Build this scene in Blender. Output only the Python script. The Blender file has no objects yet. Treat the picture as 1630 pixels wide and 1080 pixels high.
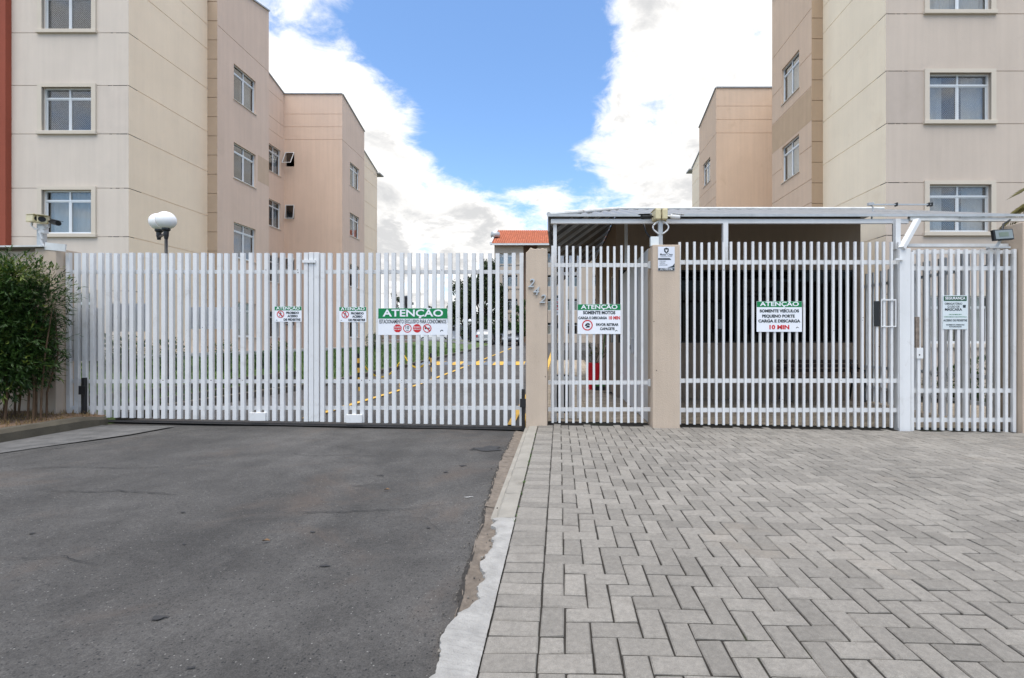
import bpy, bmesh, math, random
from mathutils import Vector, Matrix, noise as mnoise
rnd = random.Random(7)
PI = math.pi
R = math.radians
S = bpy.context.scene
COL = S.collection

# ------------------------------------------------------------------ camera
F, CX, CY, H = 760.0, 890.0, 540.0, 1.2
cam_d = bpy.data.cameras.new('camera')
cam_d.sensor_width = 36; cam_d.lens = 36 * F / 1630
cam_d.shift_x = (815 - CX) / 1630
cam_d.clip_start = 0.05; cam_d.clip_end = 3000
cam = bpy.data.objects.new('camera', cam_d); COL.objects.link(cam)
cam.location = (0, 0, H); cam.rotation_euler = (R(90), 0, 0)
S.camera = cam

# ------------------------------------------------------------------ light
SUN_EL, SUN_AZ = 75, 184           # azimuth clockwise from +Y: high and behind the camera, veiled by thin cloud
sun_d = bpy.data.lights.new('sun', 'SUN'); sun_d.energy = 2.9; sun_d.angle = R(64); sun_d.color = (1, .94, .85)
sun = bpy.data.objects.new('sun', sun_d); COL.objects.link(sun)
sv = Vector((math.sin(R(SUN_AZ)) * math.cos(R(SUN_EL)), math.cos(R(SUN_AZ)) * math.cos(R(SUN_EL)), math.sin(R(SUN_EL))))
sun.rotation_euler = (-sv).to_track_quat('-Z', 'Y').to_euler()
S.view_settings.view_transform = 'Standard'; S.view_settings.look = 'None'
S.view_settings.exposure = 0.73; S.view_settings.gamma = 1.0; S.view_settings.use_curve_mapping = False

W = bpy.data.worlds.new('World'); S.world = W; W.use_nodes = True

class NT:
    """tiny node helper"""
    def __init__(s, tree): s.t = tree; s.n = tree.nodes; s.l = tree.links
    def new(s, typ, **kw):
        n = s.n.new(typ)
        for k, v in kw.items(): setattr(n, k, v)
        return n
    def put(s, sock, v):
        if isinstance(v, bpy.types.NodeSocket): s.l.new(v, sock)
        elif v is not None:
            if hasattr(sock.default_value, '__len__') and not hasattr(v, '__len__'):
                sock.default_value = [v] * len(sock.default_value)
            elif hasattr(sock.default_value, '__len__') and len(sock.default_value) == 4 and len(v) == 3:
                sock.default_value = (*v, 1)
            else: sock.default_value = v
    def math(s, op, a, b=None, c=None, clamp=False):
        n = s.new('ShaderNodeMath', operation=op, use_clamp=clamp)
        s.put(n.inputs[0], a)
        if b is not None: s.put(n.inputs[1], b)
        if c is not None: s.put(n.inputs[2], c)
        return n.outputs[0]
    def vmath(s, op, a, b=None):
        n = s.new('ShaderNodeVectorMath', operation=op)
        s.put(n.inputs[0], a)
        if b is not None: s.put(n.inputs[1], b)
        return n.outputs['Value'] if op in ('DOT_PRODUCT', 'LENGTH') else n.outputs[0]
    def noise(s, vec, scale, detail=4, rough=.55, dist=0):
        n = s.new('ShaderNodeTexNoise'); s.put(n.inputs['Vector'], vec)
        n.inputs['Scale'].default_value = scale; n.inputs['Detail'].default_value = detail
        n.inputs['Roughness'].default_value = rough; n.inputs['Distortion'].default_value = dist
        return n.outputs['Fac']
    def voro(s, vec, scale, feature='F1', out='Distance'):
        n = s.new('ShaderNodeTexVoronoi', feature=feature); s.put(n.inputs['Vector'], vec); n.inputs['Scale'].default_value = scale
        return n.outputs[out]
    def ramp(s, f, a, b, lo=0., hi=1., smooth=True):
        n = s.new('ShaderNodeMapRange'); n.interpolation_type = 'SMOOTHSTEP' if smooth else 'LINEAR'
        s.put(n.inputs[0], f)
        for i, v in enumerate((a, b, lo, hi)): n.inputs[i + 1].default_value = v
        return n.outputs[0]
    def mix(s, f, a, b, mode='MIX'):
        n = s.new('ShaderNodeMix', data_type='RGBA', blend_type=mode)
        s.put(n.inputs[0], f); s.put(n.inputs[6], a); s.put(n.inputs[7], b)
        return n.outputs[2]

def build_world():
    g = NT(W.node_tree); g.n.clear()
    out = g.new('ShaderNodeOutputWorld'); bg = g.new('ShaderNodeBackground'); bg.inputs[1].default_value = 0.1
    sky = g.new('ShaderNodeTexSky', sky_type='NISHITA'); sky.sun_disc = False
    sky.sun_elevation = R(SUN_EL); sky.sun_rotation = R(SUN_AZ); sky.air_density = 1.0; sky.dust_density = 0.6; sky.ozone_density = 2.0
    d = g.new('ShaderNodeTexCoord').outputs['Generated']
    sep = g.new('ShaderNodeSeparateXYZ'); g.put(sep.inputs[0], d)
    z = g.math('MAXIMUM', sep.outputs[2], 0.0)
    k = g.math('DIVIDE', 1.0, g.math('ADD', z, 0.28))
    sc = g.new('ShaderNodeVectorMath', operation='SCALE'); g.put(sc.inputs[0], d); g.put(sc.inputs[3], k)
    p = sc.outputs[0]
    n1 = g.noise(p, 2.1, 10, .60, .35)
    n2 = g.noise(p, 7.5, 8, .65, .5)
    m = g.math('ADD', g.math('MULTIPLY', g.math('SUBTRACT', n1, .5), 1.55), g.math('MULTIPLY', g.math('SUBTRACT', n2, .5), 1.1))
    m = g.math('ADD', m, .535)
    def lobe(px, py, rad, w):
        v = Vector(((px - CX) / F, 1, (CY - py) / F)).normalized()
        dt = g.vmath('DOT_PRODUCT', d, tuple(v))
        return g.math('MULTIPLY', g.ramp(dt, math.cos(R(rad)), 1.0), w)
    # where the day's cloud banks and the blue gap stand in the sky
    for L in ((1140, 140, 17, .34), (1100, 330, 8, .2), (440, 50, 9, .2), (585, 195, 9, .27), (480, 210, 10, .2), (560, 280, 9, .18), (650, 370, 12, .34), (790, 430, 8, .2),
              (1300, 250, 14, .25), (380, 350, 14, .25), (878, 300, 3.4, .2),
              (790, 70, 16, -.48), (790, 190, 10, -.24), (890, 235, 8, -.24), (850, 335, 3, -.12), (540, 70, 4.5, -.2), (620, 50, 6, -.14), (920, 110, 5, -.12)):
        m = g.math('ADD', m, lobe(*L))
    mask = g.ramp(m, .37, .84)
    shade = g.math('ADD', g.ramp(g.noise(p, 2.6, 8, .6, .3), .36, .64), g.ramp(z, .12, .36, .55, 0), clamp=True)
    thick = g.ramp(m, .58, 1.0)
    cloud = g.mix(g.math('MULTIPLY', shade, thick), (8.3, 8.1, 7.8), (4.5, 4.52, 4.56))
    base = g.mix(1.0, sky.outputs[0], (1.27, 1.47, 1.62), 'MULTIPLY')
    haze = g.ramp(z, .0, .22, .35, .0)
    base = g.mix(haze, base, (6.1, 6.3, 6.5))
    c = g.mix(mask, base, cloud)
    g.put(bg.inputs[0], c); g.put(out.inputs[0], bg.outputs[0])
build_world()

# ------------------------------------------------------------------ materials
MATS = {}
def mat(name, col, rough=.7, metal=0., var=.06, vscale=3., bump=.0, bscale=60., streak=0., stain=None, stain_amt=0., rand=0., spec=.4, island=False, coat=0.):
    if name in MATS: return MATS[name]
    m = bpy.data.materials.new(name); m.use_nodes = True; g = NT(m.node_tree)
    b = m.node_tree.nodes['Principled BSDF']
    b.inputs['Roughness'].default_value = rough; b.inputs['Metallic'].default_value = metal
    b.inputs['Specular IOR Level'].default_value = spec; b.inputs['Coat Weight'].default_value = coat
    pos = g.new('ShaderNodeNewGeometry')
    P = pos.outputs['Position']
    n = g.noise(P, vscale, 6, .6)
    v = g.ramp(n, .25, .75, 1 - var, 1 + var, False)
    if streak:
        st = g.new('ShaderNodeVectorMath', operation='MULTIPLY'); g.put(st.inputs[0], P); st.inputs[1].default_value = (1, 1, .05)
        sn = g.noise(st.outputs[0], 7, 5, .6)
        v = g.math('MULTIPLY', v, g.ramp(sn, .3, .7, 1 - streak, 1 + streak * .4, False))
        st2 = g.new('ShaderNodeVectorMath', operation='MULTIPLY'); g.put(st2.inputs[0], P); st2.inputs[1].default_value = (1, 1, .14)
        v = g.math('MULTIPLY', v, g.ramp(g.noise(st2.outputs[0], 3.2, 8, .7, .3), .57, .74, 1, 1 - streak * 1.3))
    if rand:
        oi = g.new('ShaderNodeObjectInfo').outputs['Random']
        r = g.math('FRACT', g.math('ADD', oi, pos.outputs['Random Per Island'])) if island else oi
        v = g.math('MULTIPLY', v, g.ramp(r, 0, 1, 1 - rand, 1 + rand, False))
    c = g.mix(1.0, col, v, 'MULTIPLY')
    if stain:
        s1 = g.ramp(g.noise(P, 1.7, 8, .65, .4), .56, .74, 0, stain_amt)
        c = g.mix(s1, c, stain)
    g.put(b.inputs['Base Color'], c)
    if bump:
        bn = g.noise(P, bscale, 6, .65)
        bp = g.new('ShaderNodeBump'); bp.inputs['Strength'].default_value = bump; bp.inputs['Distance'].default_value = .01
        g.put(bp.inputs['Height'], bn); g.put(b.inputs['Normal'], bp.outputs[0])
    MATS[name] = m
    return m

def paint_metal(name, col):
    """painted steel: small chips and brown weather marks"""
    m = mat(name, col, .42, 0, .05, 2.2, .06, 40, streak=.06)
    g = NT(m.node_tree); b = m.node_tree.nodes['Principled BSDF']
    P = g.new('ShaderNodeNewGeometry').outputs['Position']
    old = b.inputs['Base Color'].links[0].from_socket
    chips = g.ramp(g.noise(P, 19, 7, .75, .6), .67, .73, 0, .9)
    grime = g.ramp(g.noise(P, 4.5, 8, .7, .8), .52, .76, 0, .34)
    c = g.mix(grime, old, (.30, .27, .23)); c = g.mix(chips, c, (.16, .10, .07))
    g.put(b.inputs['Base Color'], c)
    return m

def asphalt():
    m = bpy.data.materials.new('asphalt'); m.use_nodes = True; g = NT(m.node_tree); b = m.node_tree.nodes['Principled BSDF']
    P = g.new('ShaderNodeNewGeometry').outputs['Position']
    fine = g.noise(P, 170, 4, .75)
    big = g.noise(P, .55, 6, .6, .5)
    mid = g.noise(P, 3.2, 7, .62, .4)
    c = g.mix(g.ramp(fine, .3, .72, 0, 1, False), (.029, .028, .027), (.104, .099, .093))
    c = g.mix(1.0, c, g.ramp(mid, .28, .75, .74, 1.24, False), 'MULTIPLY')
    c = g.mix(1.0, c, g.ramp(g.noise(P, 46, 6, .8, .4), .32, .7, .66, 1.36, False), 'MULTIPLY')
    c = g.mix(1.0, c, g.ramp(big, .3, .7, .66, 1.34, False), 'MULTIPLY')
    # reddish worn dust, and long tyre tracks along the drive
    sx = g.new('ShaderNodeVectorMath', operation='MULTIPLY'); g.put(sx.inputs[0], P); sx.inputs[1].default_value = (1.1, .16, 1)
    tr = g.noise(sx.outputs[0], 1.2, 5, .55)
    c = g.mix(1.0, c, g.ramp(tr, .3, .7, .80, 1.18, False), 'MULTIPLY')
    c = g.mix(g.ramp(g.noise(P, .9, 7, .65, .7), .50, .72, 0, .5), c, (.105, .08, .064))
    # light and dark aggregate specks
    sp = g.voro(P, 75); spc = g.voro(P, 75, 'F1', 'Color')
    spx = g.new('ShaderNodeSeparateXYZ'); g.put(spx.inputs[0], spc)
    hit = g.math('MULTIPLY', g.ramp(sp, .20, .30, 1, 0), g.math('GREATER_THAN', spx.outputs[0], .955))
    c = g.mix(hit, c, (.20, .195, .185))
    hit2 = g.math('MULTIPLY', g.ramp(sp, .25, .38, 1, 0), g.math('LESS_THAN', spx.outputs[1], .17))
    c = g.mix(hit2, c, (.018, .018, .019))
    g.put(b.inputs['Base Color'], c); b.inputs['Roughness'].default_value = .82; b.inputs['Specular IOR Level'].default_value = .35
    bp = g.new('ShaderNodeBump'); bp.inputs['Strength'].default_value = .75; bp.inputs['Distance'].default_value = .006
    g.put(bp.inputs['Height'], g.math('ADD', fine, g.math('MULTIPLY', sp, .5))); g.put(b.inputs['Normal'], bp.outputs[0])
    MATS['asphalt'] = m
    return m

def paver_mat(name, col, rand=.13):
    m = mat(name, col, .85, 0, .07, 9, .35, 130, rand=rand, island=True, spec=.3)
    g = NT(m.node_tree); b = m.node_tree.nodes['Principled BSDF']
    P = g.new('ShaderNodeNewGeometry').outputs['Position']
    old = b.inputs['Base Color'].links[0].from_socket
    gr = g.ramp(g.noise(P, 260, 5, .8), .3, .7, .72, 1.24, False)
    c = g.mix(1.0, old, gr, 'MULTIPLY')
    c = g.mix(1.0, c, g.ramp(g.noise(P, .8, 6, .6, .5), .3, .7, .86, 1.1, False), 'MULTIPLY')
    c = g.mix(1.0, c, g.ramp(g.noise(P, 38, 6, .75, .3), .3, .72, .78, 1.18, False), 'MULTIPLY')
    c = g.mix(g.ramp(g.noise(P, 11, 7, .72, .8), .60, .72, 0, .5), c, (.11, .10, .088))
    c = g.mix(g.ramp(g.noise(P, 2.6, 8, .68, .6), .55, .76, 0, .55), c, (.125, .112, .098))
    c = g.mix(g.ramp(g.noise(P, 1.1, 7, .6, 1.0), .58, .72, 0, .22), c, (.26, .215, .165))
    sp = g.ramp(g.voro(P, 22), .05, .10, 1, 0); tone = g.new('ShaderNodeSeparateXYZ'); g.put(tone.inputs[0], g.voro(P, 22, 'F1', 'Color'))
    c = g.mix(g.math('MULTIPLY', sp, g.math('MULTIPLY', g.math('GREATER_THAN', tone.outputs[0], .86), .6)), c, (.07, .065, .06))
    g.put(b.inputs['Base Color'], c)
    return m

def glass_mat(name, tint, base_refl):
    m = bpy.data.materials.new(name); m.use_nodes = True; g = NT(m.node_tree); g.n.clear()
    o = g.new('ShaderNodeOutputMaterial'); mx = g.new('ShaderNodeMixShader')
    tr = g.new('ShaderNodeBsdfTransparent'); tr.inputs[0].default_value = (*tint, 1)
    gl = g.new('ShaderNodeBsdfGlossy'); gl.inputs[1].default_value = .03; gl.inputs[0].default_value = (1, .97, .93, 1)
    P = g.new('ShaderNodeNewGeometry').outputs['Position']
    bp = g.new('ShaderNodeBump'); bp.inputs['Strength'].default_value = .04; g.put(bp.inputs['Height'], g.noise(P, 1.6, 2)); g.put(gl.inputs['Normal'], bp.outputs[0])
    geo = g.new('ShaderNodeNewGeometry'); ct = g.math('ABSOLUTE', g.vmath('DOT_PRODUCT', geo.outputs['Normal'], geo.outputs['Incoming']))
    fz = g.math('POWER', g.math('SUBTRACT', 1.0, ct, clamp=True), 5.0)
    g.put(mx.inputs[0], g.math('ADD', g.math('MULTIPLY', fz, .92), .04 + base_refl, clamp=True))
    g.l.new(tr.outputs[0], mx.inputs[1]); g.l.new(gl.outputs[0], mx.inputs[2]); g.l.new(mx.outputs[0], o.inputs[0])
    MATS[name] = m
    return m

def leaf_mat(name, col, trans=.25, rand=.45):
    m = mat(name, col, .5, 0, .25, 1.6, rand=rand, island=True, spec=.35)
    g = NT(m.node_tree); b = m.node_tree.nodes['Principled BSDF']; o = [n for n in g.n if n.type == 'OUTPUT_MATERIAL'][0]
    t = g.new('ShaderNodeBsdfTranslucent'); g.put(t.inputs[0], b.inputs['Base Color'].links[0].from_socket)
    mx = g.new('ShaderNodeMixShader'); mx.inputs[0].default_value = trans
    g.l.new(b.outputs[0], mx.inputs[1]); g.l.new(t.outputs[0], mx.inputs[2]); g.l.new(mx.outputs[0], o.inputs[0])
    return m

ASPH = asphalt()
PAVER = paver_mat('concrete_paver', (.212, .198, .176), .15)
PAVER_IN = paver_mat('inner_paver', (.38, .32, .245), .16)
JOINT = mat('joint_sand', (.022, .019, .015), .95, var=.3, vscale=12, bump=.4, bscale=150, stain=(.03, .042, .014), stain_amt=.8)
KERB = mat('kerb_concrete', (.25, .235, .205), .9, var=.16, vscale=5, bump=.6, bscale=45, stain=(.11, .1, .08), stain_amt=.65, rand=.08)
KERBD = mat('kerb_mossy', (.075, .065, .047), .92, var=.25, vscale=5, bump=.6, bscale=45, stain=(.045, .05, .026), stain_amt=.8)
GUTTER = mat('gutter_concrete', (.165, .138, .112), .93, var=.4, vscale=16, bump=1, bscale=90, stain=(.07, .056, .044), stain_amt=.85)
PATCH = mat('patch_concrete', (.33, .322, .305), .92, var=.22, vscale=11, bump=1, bscale=120, stain=(.2, .19, .175), stain_amt=.75)
GREYCON = mat('apron_concrete', (.105, .103, .10), .9, var=.4, vscale=6, bump=.9, bscale=80, stain=(.045, .044, .043), stain_amt=.9)
CRACK_SHADOW = mat('crack_and_shadow_black', (.02, .02, .02), .95, var=.3)
SOIL = mat('soil', (.17, .11, .07), .98, var=.35, vscale=9, bump=1, bscale=40, stain=(.08, .055, .035), stain_amt=.7)
GROUND = mat('ground_cover', (.13, .13, .09), .98, var=.3, vscale=.4, bump=.5, bscale=10)
YELLOW = mat('road_yellow', (.56, .34, .06), .8, var=.18, vscale=6, stain=(.2, .15, .07), stain_amt=.75)
WHITE = paint_metal('white_steel', (.68, .685, .685))
WHITEP = mat('white_paint', (.66, .665, .665), .5, var=.05, vscale=2, streak=.08)
GREYST = mat('galvanised', (.45, .46, .46), .42, .35, .14, 4, streak=.12)
GREYWH = mat('grey_steel', (.55, .56, .56), .5, 0, .1, 3, streak=.1)
BLACK = mat('black_plastic', (.015, .015, .016), .45, var=.2)
BLACKST = mat('black_steel', (.018, .018, .02), .4, var=.2)
PILLAR = mat('pillar_stucco', (.51, .415, .325), .92, var=.06, vscale=2.4, bump=.5, bscale=70, streak=.07, stain=(.36, .29, .225), stain_amt=.35)
FRONT = mat('stucco_greige', (.59, .52, .45), .92, var=.05, vscale=.8, bump=.4, bscale=45, streak=.05, stain=(.53, .475, .415), stain_amt=.5)
CREAM = mat('stucco_cream', (.84, .685, .51), .92, var=.05, vscale=.9, bump=.4, bscale=45, streak=.035, stain=(.78, .63, .465), stain_amt=.5)
CREAM2 = mat('stucco_pale_cream', (.84, .73, .56), .92, var=.05, vscale=.9, bump=.4, bscale=45, streak=.035, stain=(.74, .62, .46), stain_amt=.5)
TAN = mat('stucco_tan', (.655, .50, .395), .92, var=.05, vscale=.8, bump=.4, bscale=45, streak=.06, stain=(.58, .44, .34), stain_amt=.5)
TAN2 = mat('stucco_ochre_tan', (.63, .475, .35), .92, var=.05, vscale=.8, bump=.4, bscale=45, streak=.06, stain=(.54, .40, .28), stain_amt=.6)
TAN3 = mat('stucco_brown_tan', (.40, .29, .195), .92, var=.05, vscale=.8, bump=.4, bscale=45, streak=.06)
RED = mat('stucco_brick_red', (.27, .065, .037), .9, var=.08, vscale=1, bump=.4, bscale=45, streak=.1)
TRIM = mat('stucco_trim', (.56, .50, .42), .9, var=.04, vscale=2, bump=.3, bscale=60)
GH = mat('guardhouse_stucco', (.36, .28, .21), .92, var=.05, vscale=1.3, bump=.4, bscale=60, streak=.06)
FARW = mat('far_stucco', (.50, .42, .34), .92, var=.05, vscale=.3, streak=.05)
FARB = mat('far_brown', (.31, .22, .16), .92, var=.05, vscale=.3)
ALU = mat('window_aluminium', (.66, .68, .69), .35, .15, .05, 3)
CURT = mat('curtain_cloth', (.78, .77, .75), .95, var=.06, vscale=2)
CURTP = mat('curtain_lilac', (.42, .38, .44), .95, var=.06, vscale=2)
BLIND = mat('window_blind', (.48, .46, .42), .8, var=.04)
INT = mat('room_interior', (.2, .18, .16), .95)
NETM = mat('net_cord', (.48, .49, .5), .8)
GLASS = glass_mat('window_glass', (.74, .76, .77), .05)
DGLASS = glass_mat('dark_film_glass', (.004, .005, .005), -.03)
TILE = mat('roof_tile', (.42, .13, .065), .85, var=.18, vscale=3, rand=.1, island=True, streak=.0)
FLASH = mat('roof_flashing', (.33, .35, .36), .4, .4, .1)
SHEET = mat('roof_sheet', (.22, .225, .23), .5, .25, .15, 2, streak=.0, stain=(.2, .19, .18), stain_amt=.6)
SHEETW = mat('weathered_edge', (.60, .60, .58), .6, 0, .2, 5, stain=(.17, .13, .1), stain_amt=.85)
DARKSHEET = mat('grey_roof_lining', (.16, .16, .16), .6, 0, .15, 2)
GREEN = mat('sign_green', (.0, .19, .055), .4, var=.03)
SIGNW = mat('sign_white', (.76, .78, .82), .4, var=.03)
INK = mat('sign_ink', (.02, .03, .035), .5, var=.05)
SRED = mat('sign_red', (.55, .02, .025), .45, var=.04)
BEIGEP = mat('camera_housing', (.60, .53, .33), .5, var=.08, vscale=20, stain=(.35, .27, .14), stain_amt=.5)
LEAF = leaf_mat('shrub_leaf', (.03, .068, .012), .22)
LEAFY = leaf_mat('shrub_new_leaf', (.12, .16, .03), .3)
TLEAF = leaf_mat('tree_leaf', (.035, .055, .018), .2)
TLEAF2 = leaf_mat('bush_leaf', (.045, .085, .02), .25)
PALM = leaf_mat('palm_leaf', (.17, .15, .05), .25, .3)
GRASS = leaf_mat('grass_blade', (.055, .115, .018), .3, .4)
DRYG = leaf_mat('dry_grass', (.22, .15, .06), .3, .4)
TURF = mat('turf', (.07, .105, .03), .98, var=.35, vscale=5, bump=1, bscale=40)
BARK = mat('bark', (.085, .06, .045), .95, var=.3, vscale=8, bump=.8, bscale=30)
STEM = mat('shrub_stem', (.10, .06, .032), .85, var=.3, vscale=14)
WOOD = mat('bench_wood', (.055, .03, .02), .6, var=.3, vscale=8)
POT = mat('red_pot', (.8, .018, .03), .35, var=.06)
GLOBE = mat('opal_globe', (.85, .85, .84), .25, var=.02, coat=.3)
CHROME = mat('brushed_numeral', (.5, .5, .5), .35, .8, .1, 30)
CARS = mat('silver_car_paint', (.42, .43, .45), .3, .5, .03, coat=.5)
CARW = mat('white_car_paint', (.72, .73, .74), .3, 0, .03, coat=.5)
CARG = mat('graphite_car_paint', (.12, .125, .135), .3, .4, .03, coat=.5)
TYRE = mat('tyre', (.018, .018, .018), .85)
CARGL = mat('car_window', (.015, .018, .02), .06, spec=.8)
LAMPR = mat('tail_lamp', (.35, .01, .01), .2)
LAMPC = mat('head_lamp', (.7, .72, .74), .15, coat=.5)
MOTTLE = mat('boundary_wall', (.22, .16, .13), .95, var=.25, vscale=2)
DEADLEAF = mat('dead_leaf', (.16, .09, .04), .8, var=.3)
SILVER = mat('cap_sheet', (.62, .62, .60), .5, .2, .15, 6, stain=(.3, .27, .22), stain_amt=.6)

# ------------------------------------------------------------------ mesh helpers
class MB:
    def __init__(s): s.v = []; s.f = []; s.m = []
    def add(s, vs, fs, mi=0):
        o = len(s.v); s.v.extend([tuple(v) for v in vs]); s.f.extend([tuple(i + o for i in f) for f in fs]); s.m.extend([mi] * len(fs)); return s
    def quad(s, a, b, c, d, mi=0): return s.add((a, b, c, d), ((0, 1, 2, 3),), mi)
    def box(s, x0, x1, y0, y1, z0, z1, mi=0):
        return s.add([(x0, y0, z0), (x1, y0, z0), (x1, y1, z0), (x0, y1, z0), (x0, y0, z1), (x1, y0, z1), (x1, y1, z1), (x0, y1, z1)],
                     [(0, 3, 2, 1), (4, 5, 6, 7), (0, 1, 5, 4), (1, 2, 6, 5), (2, 3, 7, 6), (3, 0, 4, 7)], mi)
    def bar(s, a, b, w, h=None, up=(0, 0, 1), mi=0):
        """square bar from a to b"""
        h = h or w; a = Vector(a); b = Vector(b); d = (b - a).normalized(); u = Vector(up)
        if abs(d.dot(u)) > .98: u = Vector((0, 1, 0))
        r = d.cross(u).normalized(); u = r.cross(d)
        vs = []
        for p in (a, b):
            for i, j in ((-1, -1), (1, -1), (1, 1), (-1, 1)): vs.append(p + r * (w / 2 * i) + u * (h / 2 * j))
        return s.add(vs, [(0, 1, 2, 3), (7, 6, 5, 4), (0, 4, 5, 1), (1, 5, 6, 2), (2, 6, 7, 3), (3, 7, 4, 0)], mi)
    def tube(s, pts, r, n=8, cap=True, mi=0):
        pts = [Vector(p) for p in pts]; rs = r if hasattr(r, '__len__') else [r] * len(pts); vs = []; fs = []
        for i, p in enumerate(pts):
            d = (pts[min(i + 1, len(pts) - 1)] - pts[max(i - 1, 0)]).normalized()
            u = Vector((0, 0, 1)) if abs(d.z) < .9 else Vector((0, 1, 0))
            a = d.cross(u).normalized(); b = a.cross(d)
            for k in range(n):
                t = 2 * PI * k / n; vs.append(p + (a * math.cos(t) + b * math.sin(t)) * rs[i])
        for i in range(len(pts) - 1):
            for k in range(n):
                fs.append((i * n + k, i * n + (k + 1) % n, (i + 1) * n + (k + 1) % n, (i + 1) * n + k))
        if cap: fs.append(tuple(range(n - 1, -1, -1))); fs.append(tuple((len(pts) - 1) * n + k for k in range(n)))
        return s.add(vs, fs, mi)
    def lathe(s, c, prof, n=16, mi=0):
        """prof: (r, z) list round a vertical axis at c"""
        vs = []; fs = []
        for r, z in prof:
            for k in range(n):
                t = 2 * PI * k / n; vs.append((c[0] + r * math.cos(t), c[1] + r * math.sin(t), c[2] + z))
        for i in range(len(prof) - 1):
            for k in range(n): fs.append((i * n + k, i * n + (k + 1) % n, (i + 1) * n + (k + 1) % n, (i + 1) * n + k))
        fs.append(tuple(range(n - 1, -1, -1))); fs.append(tuple((len(prof) - 1) * n + k for k in range(n)))
        return s.add(vs, fs, mi)
    def prism(s, poly, y0, y1, mi=0):
        """polygon in XZ pushed from y0 to y1"""
        n = len(poly); vs = [(x, y0, z) for x, z in poly] + [(x, y1, z) for x, z in poly]
        fs = [tuple(range(n)), tuple(range(2 * n - 1, n - 1, -1))] + [(i, i + n, (i + 1) % n + n, (i + 1) % n) for i in range(n)]
        return s.add(vs, fs, mi)
    def slab(s, poly, z0, z1, mi=0):
        n = len(poly); vs = [(p[0], p[1], z0 if len(p) < 3 else p[2] + z0) for p in poly] + [(p[0], p[1], z1 if len(p) < 3 else p[2] + z1) for p in poly]
        fs = [tuple(range(n - 1, -1, -1)), tuple(range(n, 2 * n))] + [(i, (i + 1) % n, (i + 1) % n + n, i + n) for i in range(n)]
        return s.add(vs, fs, mi)
    def mesh(s, name, mats, smooth=False, off=(0, 0, 0)):
        me = bpy.data.meshes.new(name)
        ox, oy, oz = off
        me.from_pydata([(x - ox, y - oy, z - oz) for x, y, z in s.v], [], s.f); me.update()
        ms = mats if isinstance(mats, (list, tuple)) else [mats]
        for m in ms: me.materials.append(m)
        if len(ms) > 1: me.polygons.foreach_set('material_index', s.m)
        if smooth: me.polygons.foreach_set('use_smooth', [True] * len(me.polygons))
        return me

WLOC = {}
def wloc(o): return WLOC.get(o, Vector((0, 0, 0))) if o else Vector((0, 0, 0))
def link(name, data, parent=None, loc=(0, 0, 0)):
    """loc is a world position; children are stored relative to their parent"""
    o = bpy.data.objects.new(name, data); COL.objects.link(o)
    if parent: o.parent = parent
    o.location = Vector(loc) - wloc(parent); WLOC[o] = Vector(loc)
    return o
def part(name, mb, m, parent, smooth=False, label=None, stuff=False, bevel=0.):
    """a mesh given in world coordinates, hung under its thing (or part)"""
    pl = wloc(parent)
    o = link(name, mb.mesh(name, m, smooth, pl), parent, pl)
    if label: o['label'] = label
    if stuff: o['kind'] = 'stuff'
    if bevel: bev(o, bevel)
    return o
def bev(o, w=.005, seg=2):
    b = o.modifiers.new('bevel', 'BEVEL'); b.width = w; b.segments = seg; b.limit_method = 'ANGLE'; b.angle_limit = R(40)
def thing(name, label, cat, loc, group=None):
    o = link(name, None, None, loc); o.empty_display_size = .1
    o['label'] = label; o['category'] = cat
    if group: o['group'] = group
    return o
def solo(name, mb, m, label, cat, group=None, smooth=False, loc=(0, 0, 0), bevel=0.):
    o = link(name, mb.mesh(name, m, smooth, loc), None, loc); o['label'] = label; o['category'] = cat
    if group: o['group'] = group
    if bevel: bev(o, bevel)
    return o
def struct(name, mb, m, smooth=False, kind='structure', parent=None):
    o = link(name, mb.mesh(name, m, smooth), parent); o['kind'] = kind
    return o
LETTERS = []
def text(parent, s, x, y, z, size, m, bold=0., sx=1., align='CENTER', name='lettering', ext=.0004, fit=None, shear=0.):
    """lettering lying in the XZ plane, facing the street; outlines become meshes in flush_text()"""
    c = bpy.data.curves.new(name, 'FONT'); c.body = s; c.size = size; c.align_x = 'CENTER'; c.align_y = 'CENTER'
    c.offset = bold * size; c.extrude = ext; c.resolution_u = 3; c.shear = shear; c.materials.append(m)
    o = bpy.data.objects.new(name, c); COL.objects.link(o)
    LETTERS.append((o, parent, (x, y, z), sx, fit, name, m))
def flush_text():
    bpy.context.view_layer.update(); dg = bpy.context.evaluated_depsgraph_get()
    for (o, parent, loc, sx, fit, name, m) in LETTERS:
        me = bpy.data.meshes.new_from_object(o.evaluated_get(dg)); me.name = name
        xs = [v.co.x for v in me.vertices]; ys = [v.co.y for v in me.vertices]
        cx = (min(xs) + max(xs)) / 2; k = fit / (max(xs) - min(xs)) if fit else sx
        cap = sorted(ys)[int(len(ys) * .02)]
        for v in me.vertices: v.co = ((v.co.x - cx) * k, -v.co.z, v.co.y)
        c = o.data; bpy.data.objects.remove(o); bpy.data.curves.remove(c)
        if not me.materials: me.materials.append(m)
        link(name, me, parent, loc)
def ring(mb, x, y, z, ro, ri, n=28, th=.001, mi=0, poly=None):
    n = poly or n; rot = PI / n if poly else 0
    vs = []; fs = []
    for k in range(n):
        t = 2 * PI * k / n + rot; c, s_ = math.cos(t), math.sin(t)
        vs += [(x + ro * c, y - th, z + ro * s_), (x + ri * c, y - th, z + ri * s_)]
    for k in range(n):
        j = (k + 1) % n; fs.append((2 * k, 2 * j, 2 * j + 1, 2 * k + 1))
    mb.add(vs, fs, mi)
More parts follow.
